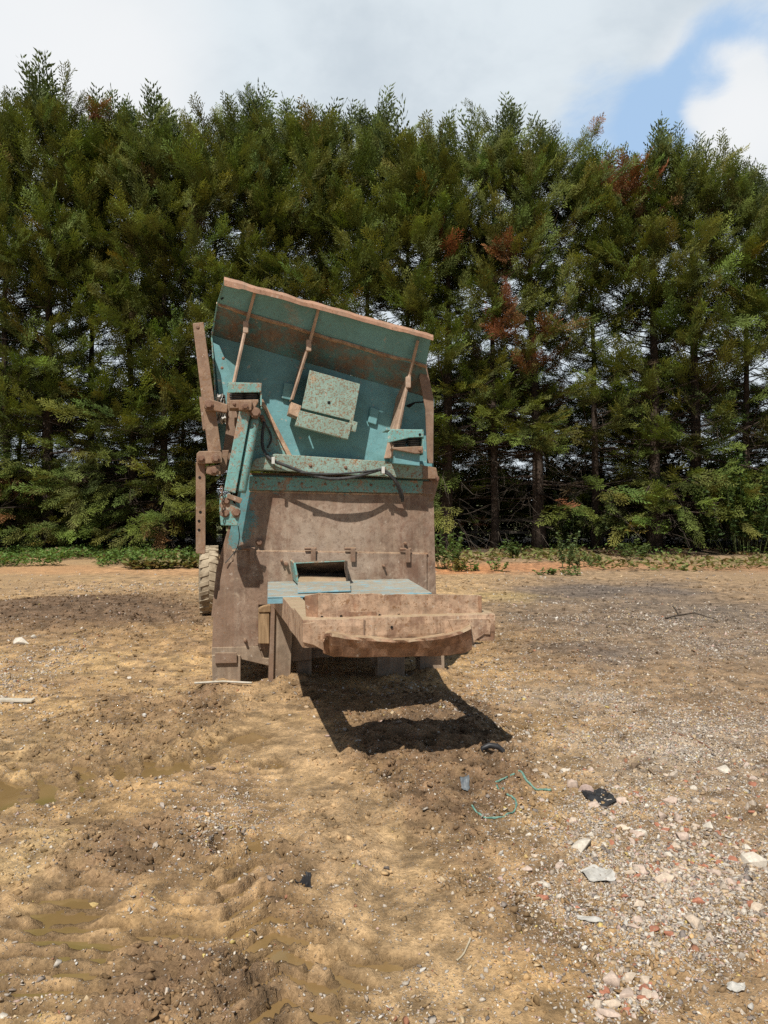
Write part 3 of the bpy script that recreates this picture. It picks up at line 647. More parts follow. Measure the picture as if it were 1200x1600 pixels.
# end plates left and right
def endplate(pts, name, mat, th=.012):
    f = [Vector(q(*p)) for p in pts]; m = MB(); m.prism([p + Vector((-th / 2, 0, 0)) for p in f], [p + Vector((th / 2, 0, 0)) for p in f]); return m.build(name, mat, hop, .003)
endplate([(351, 438, VT - .02), (339, 478, VR - .02), (331, 527, .02), (337, 620, .04), (344, 712, .10), (344, 712, .5), (332, 527, .5), (340, 480, .3)], 'end_plate', M_TEALRUST)
plate([(664, 545), (668, 578), (678, 624), (677, 724), (668, 724), (665, 640), (655, 590)], -.1, .02, 'end_plate', M_RUST, hop)
plate([(333, 535), (343, 540), (364, 590), (358, 640), (345, 640)], .02, .01, 'corner_plate', M_TEAL, hop)
# two small raised pads
for pts in (((444, 597), (461, 600), (457, 626), (440, 622)), ((579, 635), (593, 640), (588, 664), (575, 660))):
    plate(pts, VS - .030, .03, 'raised_pad', M_TEAL, hop, .008)
# cover box
cb = plate([(484, 578), (563, 600), (552, 658), (471, 638)], -.13, .012, 'access_cover', M_SPECK, hop, .004)
plate([(486, 581), (561, 602), (550, 656), (473, 637)], -.118, .25, 'box_body', M_TEAL, cb)
plate([(468, 641), (551, 662), (544, 687), (461, 665)], -.155, .07, 'cover_step', M_SPECK, cb, .006)
plate([(455, 628), (471, 634), (466, 652), (451, 646)], -.15, .20, 'bracket', M_SANDY, cb, .004)
plate([(547, 656), (559, 660), (556, 675), (545, 673)], -.145, .05, 'bracket', M_SPECK, cb, .004)
for pts in (((345, 466), (356, 459), (357, 461), (346, 468)), ((357, 459), (384, 465), (384, 467), (357, 461)), ((465, 480), (466.5, 480), (467, 498), (465.5, 498))):
    plate(pts, VT + .10, .02, 'weld_slot', M_BLACK, hop, 0)  # thin black strips: the shade inside the slits given as colour
plate([(633, 634), (648, 628), (662, 627), (662, 629), (649, 630), (640, 637)], VS - .008, .01, 'weld_slot', M_BLACK, hop, 0)
for px, py in ((352, 476), (347, 575), (349, 560), (640, 560), (560, 525)): bolt(hop, px, py, VR - .02, .010, .012)
for px in range(400, 655, 36): bolt(root, px, 754 + (px - 400) * .022, -.05, .009, .012)
hole(cb, 514, 629, -.13, .014)
# lower beam
bw = plate([(398, 717), (430, 709), (661, 725), (661, 748), (520, 740), (394, 733)], -.16, .24, 'lower_beam', M_SPECK, hop, .005)
plate([(661, 727), (682, 731), (681, 748), (661, 748)], -.17, .22, 'beam_end', M_RUST2, bw)
for p in ((485, 727), (540, 730)): bolt(bw, *p, -.16, .012, .012)
plate([(403, 628), (409, 630), (452, 710), (430, 716), (392, 726), (386, 690), (396, 640)], .0, .02, 'gusset_plate', M_TEALRUST, hop)
plate([(404, 622), (411, 624), (456, 711), (449, 712)], -.03, .05, 'gusset_edge', M_SANDY, hop)
# --- spring mounts
def spring_mount(cap, seat, coils, cw, v, extra=None):
    c = plate(cap, v, .012, 'spring_mount', M_TEALRUST, root, .008)
    f = [q(a, b, v + .012) for a, b in cap]; zt = max(p[2] for p in f); zb = min(p[2] for p in f); ul = min(p[0] for p in f); ur = max(p[0] for p in f)
    m = MB(); m.box((ul, v + .012, zt - .014), (ur, v + .24, zt - .002)); m.build('mount_top', M_TEALRUST, c, .003)
    m = MB(); m.box((ur - .012, v + .012, zb - .10), (ur, v + .24, zt - .014)); m.build('mount_side', M_TEALRUST, c)
    for px, py in coils:
        u, _, z = q(px, py, v + .10); m = MB()
        for k in range(4):
            zz = z + .028 - k * .0185; r0 = cw * (1 - .10 * abs(k - 1.5))
            ring = [(u + r0 * math.cos(a), v + .10 + r0 * math.sin(a), zz + .004 * math.sin(a)) for a in [i * 2 * math.pi / 20 for i in range(21)]]
            m.tube(ring, .0095, 6, False)
        m.tube([(u, v + .1, z + .05), (u, v + .1, z - .05)], cw * .72, 14); m.build('rubber_spring', M_HOSE, c, smooth=True)
    s = plate(seat, v - .005, .2, 'spring_seat', M_RUST2, c, .006)
    return c, s
c1_, s1_ = spring_mount([(356, 600), (358, 598), (406, 598), (409, 601), (408, 613), (356, 614)], [(359, 625), (404, 624), (404, 628), (397, 639), (359, 638)], [(371, 619), (393, 619)], .062, -.34)
bolt(s1_, 366, 631, -.345, .012, .012)
plate([(374, 626), (394, 626), (393, 641), (373, 641)], -.375, .03, 'pivot_lug', M_RUST2, c1_, .006); bolt(c1_, 383, 635, -.375, .022, .03); bolt(c1_, 399, 645, -.33, .034, .05, 'pivot_pin')
c2_, s2_ = spring_mount([(606, 676), (611, 671), (661, 671), (662, 683), (640, 684), (606, 692)], [(614, 699), (661, 697), (661, 708), (650, 709), (614, 702)], [(624, 691), (646, 690)], .062, -.30)
plate([(616, 703), (656, 705), (656, 728), (616, 724)], -.26, .18, 'mount_block', M_TEAL, c2_); hole(c2_, 656, 679, -.30, .012); bolt(c2_, 656, 703, -.305, .012, .012)
plate([(355, 612), (372, 618), (366, 700), (352, 738), (346, 732), (352, 690)], -.02, .06, 'mount_column', M_RUST2, root)
plate([(372, 640), (358, 640), (349, 700), (346, 735), (362, 735)], -.08, .05, 'mount_column', M_RUST, root)
# --- arm on the left
arm = plate([(301, 505), (318, 503), (346, 704), (325, 706)], -.22, .10, 'tilt_arm', M_RUST2, root, .006)
bolt(arm, 309, 511, -.222, .012, .006); plate([(311, 620), (318, 620), (326, 668), (317, 672)], -.16, .1, 'arm_sleeve', M_RUST, arm)
low = plate([(306, 722), (321, 722), (321, 864), (319, 866), (306, 864)], -.22, .055, 'hanging_bar', M_RUST2, root, .004)
for p in ((312, 746), (313, 800), (311, 814), (311, 828)): hole(low, *p, -.22, .012)
la = plate([(318, 634), (322, 627), (330, 624), (356, 632), (355, 645), (335, 642), (321, 641)], -.28, .05, 'link_arm', M_RUST2, root, .006); bolt(la, 326, 632, -.28, .03, .03, 'pivot_pin')
lb = plate([(307, 709), (311, 705), (344, 704), (347, 708), (347, 723), (312, 725), (307, 721)], -.27, .045, 'link_bracket', M_RUST2, root, .006)
bolt(lb, 314, 716, -.27, .024, .028); bolt(lb, 337, 716, -.27, .028, .03)
st = plate([(322, 728), (344, 726), (345, 741), (334, 743), (322, 740)], -.25, .05, 'link_stub', M_RUST2, root, .006); bolt(st, 335, 735, -.25, .026, .03)
plate([(344, 704), (358, 703), (353, 736), (343, 744)], -.20, .08, 'link_block', M_RUST2, lb, .006)
# --- hydraulic leg
ram = plate([(374, 640), (391, 642), (390, 652), (368, 771), (350, 766)], -.33, .075, 'ram_housing', M_TEALRUST, root, .006)
m = MB(); a, b = Vector(q(397.5, 655, -.27)), Vector(q(377, 770, -.27)); m.tube([a, a.lerp(b, .04), a.lerp(b, .96), b], [.034, .041, .041, .036], 20); m.build('ram_cylinder', M_TEALRUST, ram, smooth=True)
m = MB(); m.box(q(389, 752, -.34)[:1] + (-.34, 0), q(389, 752, -.34)[:1] + (-.34, 0)) if 0 else None
m.tube([a + Vector((0, 0, .06)), a], .03, 12); m.build('ram_eye', M_RUST2, ram)
rb = plate([(343, 777), (360, 770), (364, 785), (377, 796), (371, 822), (345, 821), (343, 800)], -.36, .10, 'ram_foot', M_TEALRUST, root, .008)
bolt(rb, 352, 802, -.36, .026, .02); bolt(rb, 369, 801, -.36, .028, .03); bolt(rb, 354, 783, -.36, .022, .02)
plate([(356, 771), (379, 779), (376, 787), (354, 778)], -.39, .014, 'latch_plate', M_RUST2, rb, .004)
chain = None; m = MB()
for i in range(7):
    p = Vector(q(346 + (i % 2) * 1.2, 764 + i * 6.3, -.40)); vertical = i % 2
    ring = [p + Vector(((.010 if not vertical else .003) * math.cos(t), (.003 if not vertical else .010) * math.cos(t), .022 * math.sin(t))) for t in [k * 2 * math.pi / 12 for k in range(13)]]
    m.tube(ring, .0042, 5, False)
m.build('safety_chain', M_RUSTBOLT, rb, smooth=True)
# --- main front plate of the body
fp = [(378, 742), (676, 750), (682, 925), (684, 1018), (334, 1012), (348, 880)]
face = MB(); rows = []
for i in range(15):
    t = i / 14; y = 742 + (1014 - 742) * t; xl = np.interp(y, [742, 880, 1014], [378, 349, 333]); xr = np.interp(y, [750, 925, 1018], [676, 681, 684])
    rows.append([q(xl + (xr - xl) * j / 24, y + 7 * (j / 24) * (1 - t), .0) for j in range(25)])
face.grid(bend(rows, .010, 4)); front = face.build('front_plate', M_FACE, root, solid=.014)
ts = plate([(390, 744), (661, 751), (661, 771), (389, 765)], -.05, .05, 'top_flange', M_TEALRUST, front, .005)
plate([(661, 752), (676, 752), (676, 773), (661, 772)], -.045, .045, 'flange_end', M_RUST, front)
plate([(389, 766.5), (661, 772.5), (661, 775), (389, 769)], -.018, .016, 'weld_bead', M_SANDY, front)
cov = plate([(365, 861), (667, 866), (667, 1000), (470, 1000), (470, 945), (404, 945), (404, 1009), (365, 1013)], -.030, .024, 'cover_plate', M_FACE, front, .003)
plate([(363, 859), (669, 864), (669, 866.5), (363, 861.5)], -.026, .02, 'weld_bead', M_SANDY, front)
for px, py in ((393, 857), (489, 857), (551, 857), (637, 858)):
    l = plate([(px - 3, py), (px + 4.5, py), (px + 4.5, py + 21), (px - 3, py + 21)], -.060, .012, 'latch', M_RUST, front, .003)
    u, _, z = q(px, py, -.04); m = MB(); m.tube([(u - .075, -.045, z), (u + .03, -.045, z)], .012, 8); m.build('latch_rod', M_RUSTBOLT, l)
for px, py in ((394, 815), (418, 815), (500, 817), (541, 818), (619, 819), (642, 819), (511, 834), (531, 835)): hole(front, px, py, -.006, .010)
bolt(front, 405, 847, -.01, .024, .045, 'stud')
for px, py, r_ in ((440, 876, .010), (447, 881, .014), (599, 884, .010), (633, 849, .012), (383, 1000, .012)): bolt(front, px, py, -.03, r_, .05, 'stud')
# right hinge
rh = plate([(671, 728), (682, 731), (686, 752), (678, 781), (671, 783)], -.03, .03, 'hinge_bracket', M_RUST2, root, .006); bolt(rh, 681, 748, -.03, .024, .03)
# left skirt and lower corner
plate([(372, 770), (377, 772), (349, 884), (341, 965), (330, 965), (338, 890)], .03, .02, 'skirt_plate', M_RUST, root, .003)
plate([(349, 880), (366, 878), (366, 1014), (331, 1022), (333, 970)], -.022, .014, 'corner_plate', M_RUST, root, .003)
# sill beam under the face and what stands below
plate([(331, 1012), (404, 1010), (410, 1028), (440, 1030), (440, 1045), (376, 1030), (331, 1026)], -.035, .14, 'sill_beam', M_LEG, root, .004)
plate([(440, 1005), (690, 1005), (690, 1020), (440, 1030)], .06, .12, 'sill_beam', M_LEG, root, .004)
lg = []
for pts, v, th in (([(331, 1024), (376, 1024), (376, 1073), (332, 1073)], -.06, .16), ([(465, 1000), (487, 1000), (487, 1066), (465, 1066)], .0, .10), ([(590, 995), (634, 995), (632, 1063), (606, 1064), (590, 1050)], -.12, .10), ([(655, 1000), (694, 1000), (695, 1053), (656, 1055)], .08, .16)):
    f = [q(a, b, v) for a, b in pts]; f = [(x, y, min(z, -.02) if z < .12 else z) for x, y, z in f]
    m = MB(); m.prism(f, [(x, v + th, z) for x, y, z in f]); lg.append(m.build('leg', M_LEG, root, .006))
plate([(574, 1022), (591, 1022), (591, 1052)], -.06, .05, 'leg_gusset', M_LEG, lg[2])
pl = plate([(336, 1020), (370, 1020), (370, 1036), (336, 1037)], -.085, .02, 'leg_bracket', M_RUST, lg[0], .004)
bar = plate([(376, 1012), (420, 1012), (420, 1044), (405, 1030), (376, 1024)], .0, .03, 'brace_plate', M_LEG, root)
# --- discharge table and tray frame towards the camera
UL, UR = .47, 1.60
tab = MB(); tab.prism([(.36, -1.12, .902), (1.62, -1.12, .902), (1.70, -.035, .902), (.43, -.035, .902)], [(.36, -1.12, .890), (1.62, -1.12, .890), (1.70, -.035, .890), (.43, -.035, .890)])
table = tab.build('discharge_table', M_BLUE, root, .004)
m = MB(); m.prism([(.36, -1.12, .888), (.62, -1.12, .888), (.62, -1.10, .888), (.36, -1.10, .888)], [(.36, -1.12, .85), (.62, -1.12, .85), (.62, -1.10, .85), (.36, -1.10, .85)]); m.build('table_lip', M_BLUE, table)
def side(u0, u1, name):
    m = MB(); n = 16; rows = []
    for (uu, top) in ((u0, 0), (u0, 1), (u1, 1), (u1, 0), (u0, 0)):
        r_ = []
        for j in range(n + 1):
            t = j / n; v = -.03 - 2.52 * t; wv = .012 * (float(fbm(np.array(t * 7), np.array(uu * 3.), 12, 3)) - .5)
            r_.append((uu + wv, v, (.862 + .076 * t if top else .70 + .085 * t) + wv))
        rows.append(r_)
    m.grid(rows); m.add([rows[k][-1] for k in range(4)], [[0, 1, 2, 3]]); return m.build(name, M_SANDY, root, .004)
sb = side(UL, UL + .13, 'tray_beam'); side(UR - .10, UR, 'tray_beam')
m = MB(); m.prism([(UL + .13, -1.58, .79), (UR - .10, -1.50, .79), (UR - .10, -.9, .80), (UL + .13, -.9, .80)], [(UL + .13, -1.58, .775), (UR - .10, -1.50, .775), (UR - .10, -.9, .785), (UL + .13, -.9, .785)]); m.build('hidden_tray_plate', M_SANDY, root)  # unseen plate, added to shorten the lit gap in the tray's shadow
# front beam: lower ledge box, upright lip, bent torn flap
rows = []
for dv, wz in ((.50, .79), (.50, .940), (.07, .944), (.0, .940), (-.004, .90), (-.002, .84), (.012, .785), (.5, .78)):
    rows.append([(UL - .004 + (UR - UL + .008) * j / 40 , -2.55 + dv + .012 * (float(fbm(np.array(j * .3), np.array(wz * 7), 21, 3)) - .5), wz + .010 * (float(fbm(np.array(j * .4), np.array(wz * 3), 22, 3)) - .5)) for j in range(41)])
m = MB(); m.grid(rows)
for j, sgn in ((0, 1), (40, -1)): m.add([r_[j] for r_ in rows], [list(range(len(rows)))])
fb = m.build('front_beam', M_SANDY, root, .003)
plate([(568, 968), (571, 968), (570, 996), (567, 996)], -2.560, .01, 'weld_bead', M_RUST, fb)
def edgepts(a, b, n, amp, s):
    return [(a[0] + (b[0] - a[0]) * i / n, a[1] + (b[1] - a[1]) * i / n + amp * 2 * (float(fbm(np.array(i * .45), np.array(0.), s, 3)) - .5)) for i in range(n + 1)]
top = edgepts((497, 927), (752, 930), 60, 1.4, 51); bot = edgepts((754, 968), (497, 971), 30, .8, 52)
lip = plate(top + bot, -2.49, .014, 'upright_lip', M_SANDY, fb, .002)
m = MB(); f = [q(476, 931, -2.45), q(497, 927, -2.49), q(497, 971, -2.49), q(479, 968, -2.45)]; m.prism(f, [(x, y + .014, z) for x, y, z in f]); m.build('lip_return', M_TORN, lip, .003)
plate([(748, 931), (753, 931), (753, 968), (749, 968)], -2.50, .03, 'lip_end', M_TORN, lip, .003)
for px in (503, 533, 593, 623): hole(lip, px, 963 + (px < 530) * 1.5 - (px > 590) * 1.5, -2.49, .008)
hole(fb, 612, 980, -2.557, .008)
plate([(545, 956), (588, 955), (588, 966), (545, 967)], -2.496, .006, 'patch_plate', M_TORN, lip, .002)
rows = []
tops = [(505, 1002), (509, 990), (520, 991), (545, 996), (575, 998), (610, 1001), (645, 1000), (680, 996), (704, 991), (718, 987), (736, 979)]
bots = [(506, 1016), (506, 1020), (520, 1023), (545, 1025), (575, 1025), (610, 1025), (645, 1024), (680, 1023), (705, 1021), (722, 1019), (737, 1013)]
N_ = 44
xs_ = np.linspace(0, 10, N_)
tx, ty_ = np.interp(xs_, range(11), [p[0] for p in tops]), np.interp(xs_, range(11), [p[1] for p in tops])
bx_, by_ = np.interp(xs_, range(11), [p[0] for p in bots]), np.interp(xs_, range(11), [p[1] for p in bots])
for k, (f_, dv) in enumerate(((-.12, .012), (-.03, -.02), (.0, -.085), (.10, -.088), (.5, -.062), (1.0, -.035), (1.02, -.0))):
    rows.append([q(tx[j] + (bx_[j] - tx[j]) * f_, ty_[j] + (by_[j] - ty_[j]) * f_ + 3.6 * (float(fbm(np.array(j * .45), np.array(k * .25), 61, 4)) - .5), -2.56 + dv + .05 * (float(fbm(np.array(j * .22), np.array(k * .5), 62, 3)) - .5)) for j in range(N_)])
m = MB(); m.grid(rows); m.build('torn_flap', M_TORN, fb, solid=.005)
# left corner drop and right torn corner
plate([(473, 975), (492, 972), (512, 990), (508, 1018), (490, 1008), (474, 1004)], -2.565, .02, 'corner_flap', M_SANDY, fb, .003)
plate([(700, 968), (765, 966), (768, 975), (766, 992), (757, 991), (744, 1000), (735, 1014), (718, 1008)], -2.560, .02, 'corner_flap', M_SANDY, fb, .003)
# support strut under the tray
m = MB(); f = [q(424, 935, -.10), q(431, 935, -.10), q(457, 984, -.10), q(453, 1068, -.10), q(426, 1069, -.10), q(420, 1066, -.10)]; f = [(x, y, max(z, -.02)) for x, y, z in f]
m.prism(f, [(x, y + .03, z) for x, y, z in f]); su = m.build('support_strut', M_LEG, root, .003)
m = MB(); f = [q(424, 935, -.13), q(430, 935, -.13), q(427, 1069, -.13), q(420, 1066, -.13)]; m.prism(f, [(x, y + .12, z) for x, y, z in f]); m.build('strut_flange', M_RUST, su, .003)
plate([(453, 985), (520, 985), (520, 1008), (487, 1010), (487, 1030), (455, 1034)], -.04, .04, 'strut_bracket', M_LEG, root)
# chute box with its raised side
M_DARK = weathered('chute_dark', 1, .2, rustc=(.085, .065, .05), dust=.3, orange=.2)  # near-black rust: shade inside the chute put into its colour
ch = plate([(459, 880), (462, 879), (467, 910), (464, 912)], -.42, .40, 'chute', M_TEALRUST, root, .002)
m = MB(); a, b = q(460, 879, -.42), q(538, 875.5, -.40); c, d = q(539, 896, -.10), q(466, 897, -.10)
m.prism([a, b, c, d], [(x, y + .012, z + .006) for x, y, z in (a, b, c, d)]); m.build('chute_hood', M_DARK, ch)
m = MB(); a, b, c, d = q(466, 893, -.11), q(539, 892, -.11), q(541, 905, -.12), q(467, 907, -.12); m.prism([a, b, c, d], [(x, y + .012, z) for x, y, z in (a, b, c, d)]); m.build('chute_back', M_DARK, ch)
m = MB(); f = [q(538, 875, -.06), q(541, 877, -.40), q(541, 908, -.40), q(541, 908, -.06)]; m.prism(f, [(x + .012, y, z) for x, y, z in f]); m.build('chute_side', M_DARK, ch)
m = MB(); f = [q(464, 898, -.30), q(540, 902, -.30), q(541, 910, -.50), q(467, 910, -.50)]; m.prism(f, [(x, y, z - .012) for x, y, z in f]); m.build('chute_floor', M_SANDY, ch)
m = MB(); a, b = Vector(q(462, 880, -.42)), Vector(q(539, 876.5, -.42)); m.tube([a, b], .005, 6); m.build('chute_edge', M_TEALRUST, ch)
m = MB(); f = [q(465, 909, -.52), q(547, 908, -.52), q(548, 922, -1.00), q(465, 925, -1.00)]; m.prism(f, [(x, y, z - .012) for x, y, z in f]); m.build('chute_flap', M_BLUE, ch, .003)
# --- body behind the face, chassis, axle and wheels
m = MB(); m.prism([(.02, .03, .36), (1.92, .03, .36), (1.86, .03, 1.86), (.24, .03, 1.86)], [(.30, 4.9, .55), (1.65, 4.9, .55), (1.65, 4.9, 1.75), (.34, 4.9, 1.75)]); m.build('body', M_RUST, root)
m = MB(); m.prism([(.12, .17, 1.98), (1.86, .17, 1.95), (1.86, .17, 2.5), (.10, .17, 2.75)], [(.25, 2.4, 1.98), (1.7, 2.4, 1.95), (1.7, 2.4, 2.4), (.25, 2.4, 2.5)]); m.build('hopper_shell', M_TEAL, root)
m = MB(); m.tube([(-.1, 4.35, .49), (1.9, 4.35, .49)], .07, 12); m.build('axle', M_LEG, root)
for u0 in (-.26, 1.62):
    m = MB(); prof = [(0, .30), (.015, .42), (.03, .465), (.06, .485), (.22, .485), (.25, .465), (.265, .42), (.28, .30)]; n = 48; rows = []
    for k in range(n + 1):
        a = 2 * math.pi * k / n; rows.append([(u0 + x, 4.35 + r_ * math.cos(a), .49 + r_ * math.sin(a)) for x, r_ in prof])
    m.grid(rows); wh = m.build('wheel', M_TYRE, root, smooth=True)
    m = MB()
    for k in range(24):
        for sgn in (0, 1):
            a = 2 * math.pi * (k + .5 * sgn) / 24; c = Vector((u0 + .075 + .13 * sgn, 4.35 + .487 * math.cos(a), .49 + .487 * math.sin(a)))
            ex, ey, ez = Vector((1, 0, 0)), Vector((0, -math.sin(a), math.cos(a))), Vector((0, math.cos(a), math.sin(a)))
            sk = (.018 if sgn else -.018); cs = [c + ex * i * .062 + ey * (j * .028 + sk * i) + ez * (l * .009) for l in (-1, 1) for i, j in ((-1, -1), (1, -1), (1, 1), (-1, 1))]
            m.prism(cs[4:], cs[:4])
    m.build('tread', M_TYRE, wh, .004)
    m = MB(); m.tube([(u0 + .03, 4.35, .49), (u0 + .25, 4.35, .49)], .30, 24); m.build('rim', M_RUST, wh)
# --- black hose across the front
def hose(pts, r_, name, parent, mat=M_HOSE, n=10):
    P_ = [Vector(q(*p)) for p in pts]; out = []
    for i in range(len(P_) - 1):
        p0, p1, p2, p3 = P_[max(i - 1, 0)], P_[i], P_[i + 1], P_[min(i + 2, len(P_) - 1)]
        for k in range(6):
            t = k / 6; out.append(.5 * ((2 * p1) + (p2 - p0) * t + (2 * p0 - 5 * p1 + 4 * p2 - p3) * t * t + (3 * p1 - p0 - 3 * p2 + p3) * t ** 3))
    out.append(P_[-1]); m = MB(); m.tube(out, r_, n); return m.build(name, mat, parent, smooth=True)
hs = hose([(413, 660, -.06), (410, 678, -.10), (411, 700, -.15), (422, 717, -.19), (445, 727, -.20), (480, 740, -.21), (515, 748, -.22), (550, 746, -.22), (580, 738, -.21), (597, 734, -.20), (610, 742, -.20), (621, 756, -.16), (628, 772, -.12), (629, 783, -.08)], .014, 'hydraulic_hose', root)
hose([(595, 738, -.21), (606, 741, -.21), (617, 752, -.19), (624, 768, -.14), (626, 778, -.1)], .010, 'hose_branch', hs)
hose([(470, 738, -.23), (510, 741, -.225), (560, 738, -.225), (590, 734, -.215)], .009, 'hose_branch', hs)
hose([(411, 658, -.05), (419, 670, -.02), (424, 685, -.01), (418, 700, -.02)], .008, 'hose_branch', hs)
for px, py in ((427, 720), (599, 735)): plate([(px - 2.5, py - 6), (px + 2.5, py - 6), (px + 2.5, py + 5), (px - 2.5, py + 5)], -.235, .012, 'hose_clip', M_CLIP, hs, .003)
for px, py in ((409, 652), (411, 657)): bolt(hs, px, py, -.02, .016, .03, 'hose_fitting')
hose([(372, 822, -.3), (374, 838, -.12), (371, 855, -.04), (362, 868, -.04), (352, 880, -.05)], .004, 'loose_wire', hs, M_HOSE, 6)

# timber block wedged beside the strut
f = [q(404, 958, -.10), q(421, 958, -.10), q(421, 1006, -.10), q(404, 1006, -.10)]
m = MB(); m.prism(f, [(x, y + .065, z) for x, y, z in f]); o = m.build('timber_block', M_WOOD, None, .006); o.location = ORG; o.rotation_euler = (0, 0, TH)
tag(o, 'square timber packing block wedged in the lower left notch of the rusty machine front', 'timber block')
f = [q(404, 951, -.11), q(412, 947, -.11), q(423, 945, -.11), q(423, 957, -.11), q(404, 957.5, -.11)]
m = MB(); m.prism(f, [(x, y + .07, z) for x, y, z in f]); o = m.build('timber_offcut', M_WOOD, None, .008); o.location = ORG; o.rotation_euler = (0, 0, TH)
tag(o, 'split weathered timber offcut lying on top of the square packing block', 'timber offcut')
# torn plastic caught behind the linkage
rp = random.Random(12); m = MB(); rows = []
for i in range(12):
    rows.append([tuple(Vector(q(339 + j * 1.7 + rp.uniform(-1, 1), 616 + i * 4.2 + rp.uniform(-1.5, 1.5), -.10 + rp.uniform(-.06, .06)))) for j in range(9)])
m.grid(rows); o = m.build('plastic_scrap', simple('pale_plastic', (.42, .40, .37), (.68, .66, .62), 30, .35), None); o.location = ORG; o.rotation_euler = (0, 0, TH)
tag(o, 'crumpled whitish plastic sheet caught behind the linkage of the tilt arm', 'plastic scrap')
# ------------------------------------------------------------------ conifers
def plume_template(seed, fans=7, twigs=11, spread=1.0, roll=34):
    """drooping conifer spray along +z (length 1) made of flat fans whose upper face looks along +y"""
    r = np.random.default_rng(seed); V, T_ = [], []
    for f in range(fans):
        s0 = .04 + .58 * f / max(1, fans - 1) * r.uniform(.8, 1.1); az = r.uniform(-1, 1) * .75 * spread * (1 - .5 * f / fans); rl = R(r.normal(0, roll))
        ax = np.array((math.sin(az), r.uniform(-.18, .22), math.cos(az))); ax /= np.linalg.norm(ax)
        nrm = np.array((math.sin(rl), math.cos(rl), 0)); sd_ = np.cross(ax, nrm); sd_ /= np.linalg.norm(sd_); nrm = np.cross(sd_, ax)
        FL = r.uniform(.30, .46); o = np.array((0, 0, s0)) + np.array((r.normal(0, .04), r.normal(0, .05), 0))
        for i in range(twigs):
            t = (i + .5) / twigs; sg = 1 if i % 2 else -1; base = o + ax * FL * t; l = FL * .48 * (1 - .75 * t) * r.uniform(.7, 1.25) + .03
            d = ax * .72 + sd_ * sg * .70 + nrm * r.normal(0, .12); d /= np.linalg.norm(d); k = 1 + int(round(l / .043))
            for j in range(k):
                p = base + d * l * (j + .2) / k; ld = d + (ax * .5 + sd_ * (.55 if j % 2 else -.55)) * (j < k - 1) + r.normal(0, .12, 3); ld /= np.linalg.norm(ld)
                wd = np.cross(ld, nrm + r.normal(0, .35, 3)); wd /= np.linalg.norm(wd); L = .062 * r.uniform(.75, 1.35); W = .0115 * r.uniform(.8, 1.35)
                V += [p, p + ld * L * .42 + wd * W, p + ld * L, p + ld * L * .42 - wd * W]; tv = .42 + .62 * (.5 * t + .5 * s0 / .62); T_ += [tv * .85, tv, tv * 1.12, tv]  # leaf colour runs from shaded base to lit tip, light painted in
    return np.array(V), np.array(T_)
PT = [plume_template(40 + i) for i in range(7)]
PTIP = [plume_template(60 + i, 11, 8, .50, 80) for i in range(4)]
def plumes(pos, dirs, size, col, templ, r):
    """-> verts, faces(quads), colours"""
    N = len(pos); d = dirs / np.linalg.norm(dirs, axis=1, keepdims=True)
    ref = np.array((0, -.45, 1.0)) + r.normal(0, .30, (N, 3)); x = np.cross(ref, d); x /= np.linalg.norm(x, axis=1, keepdims=True) + 1e-9; y = np.cross(d, x)
    k = r.integers(0, len(templ), N); V, Cc = [], []
    for t, (tv, tt) in enumerate(templ):
        s = np.where(k == t)[0]
        if not len(s): continue
        p = (x[s][:, None] * tv[None, :, 0:1] + y[s][:, None] * tv[None, :, 1:2] + d[s][:, None] * tv[None, :, 2:3]) * size[s][:, None, None] + pos[s][:, None]
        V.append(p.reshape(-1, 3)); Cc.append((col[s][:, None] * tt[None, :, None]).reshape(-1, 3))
    V = np.concatenate(V); return V, np.concatenate(Cc)
bark = simple('conifer_bark', (.034, .024, .018), (.080, .058, .044), 9, .95, .8, .02)
twigm = simple('dead_twig', (.040, .031, .024), (.105, .085, .065), 20, .95, .2)
leafm = attr_mat('conifer_leaf', .7, .22, 1.5, .45, .25)
BROWN = [(945, 235, 40), (985, 225, 26), (955, 305, 30), (985, 335, 26), (800, 545, 36), (830, 590, 26), (760, 540, 24), (1005, 370, 18), (258, 775, 9), (255, 815, 8), (840, 785, 9), (72, 805, 12), (90, 770, 9), (25, 760, 20), (780, 440, 22), (690, 430, 18), (170, 215, 18)]
def skyline(px): return np.interp(px, [-300, 0, 80, 125, 170, 210, 250, 300, 340, 370, 410, 450, 490, 540, 600, 660, 740, 830, 880, 960, 1040, 1100, 1150, 1200, 1500], [150, 150, 130, 165, 140, 170, 160, 185, 190, 150, 180, 155, 180, 185, 180, 195, 195, 195, 220, 225, 212, 228, 240, 225, 235])
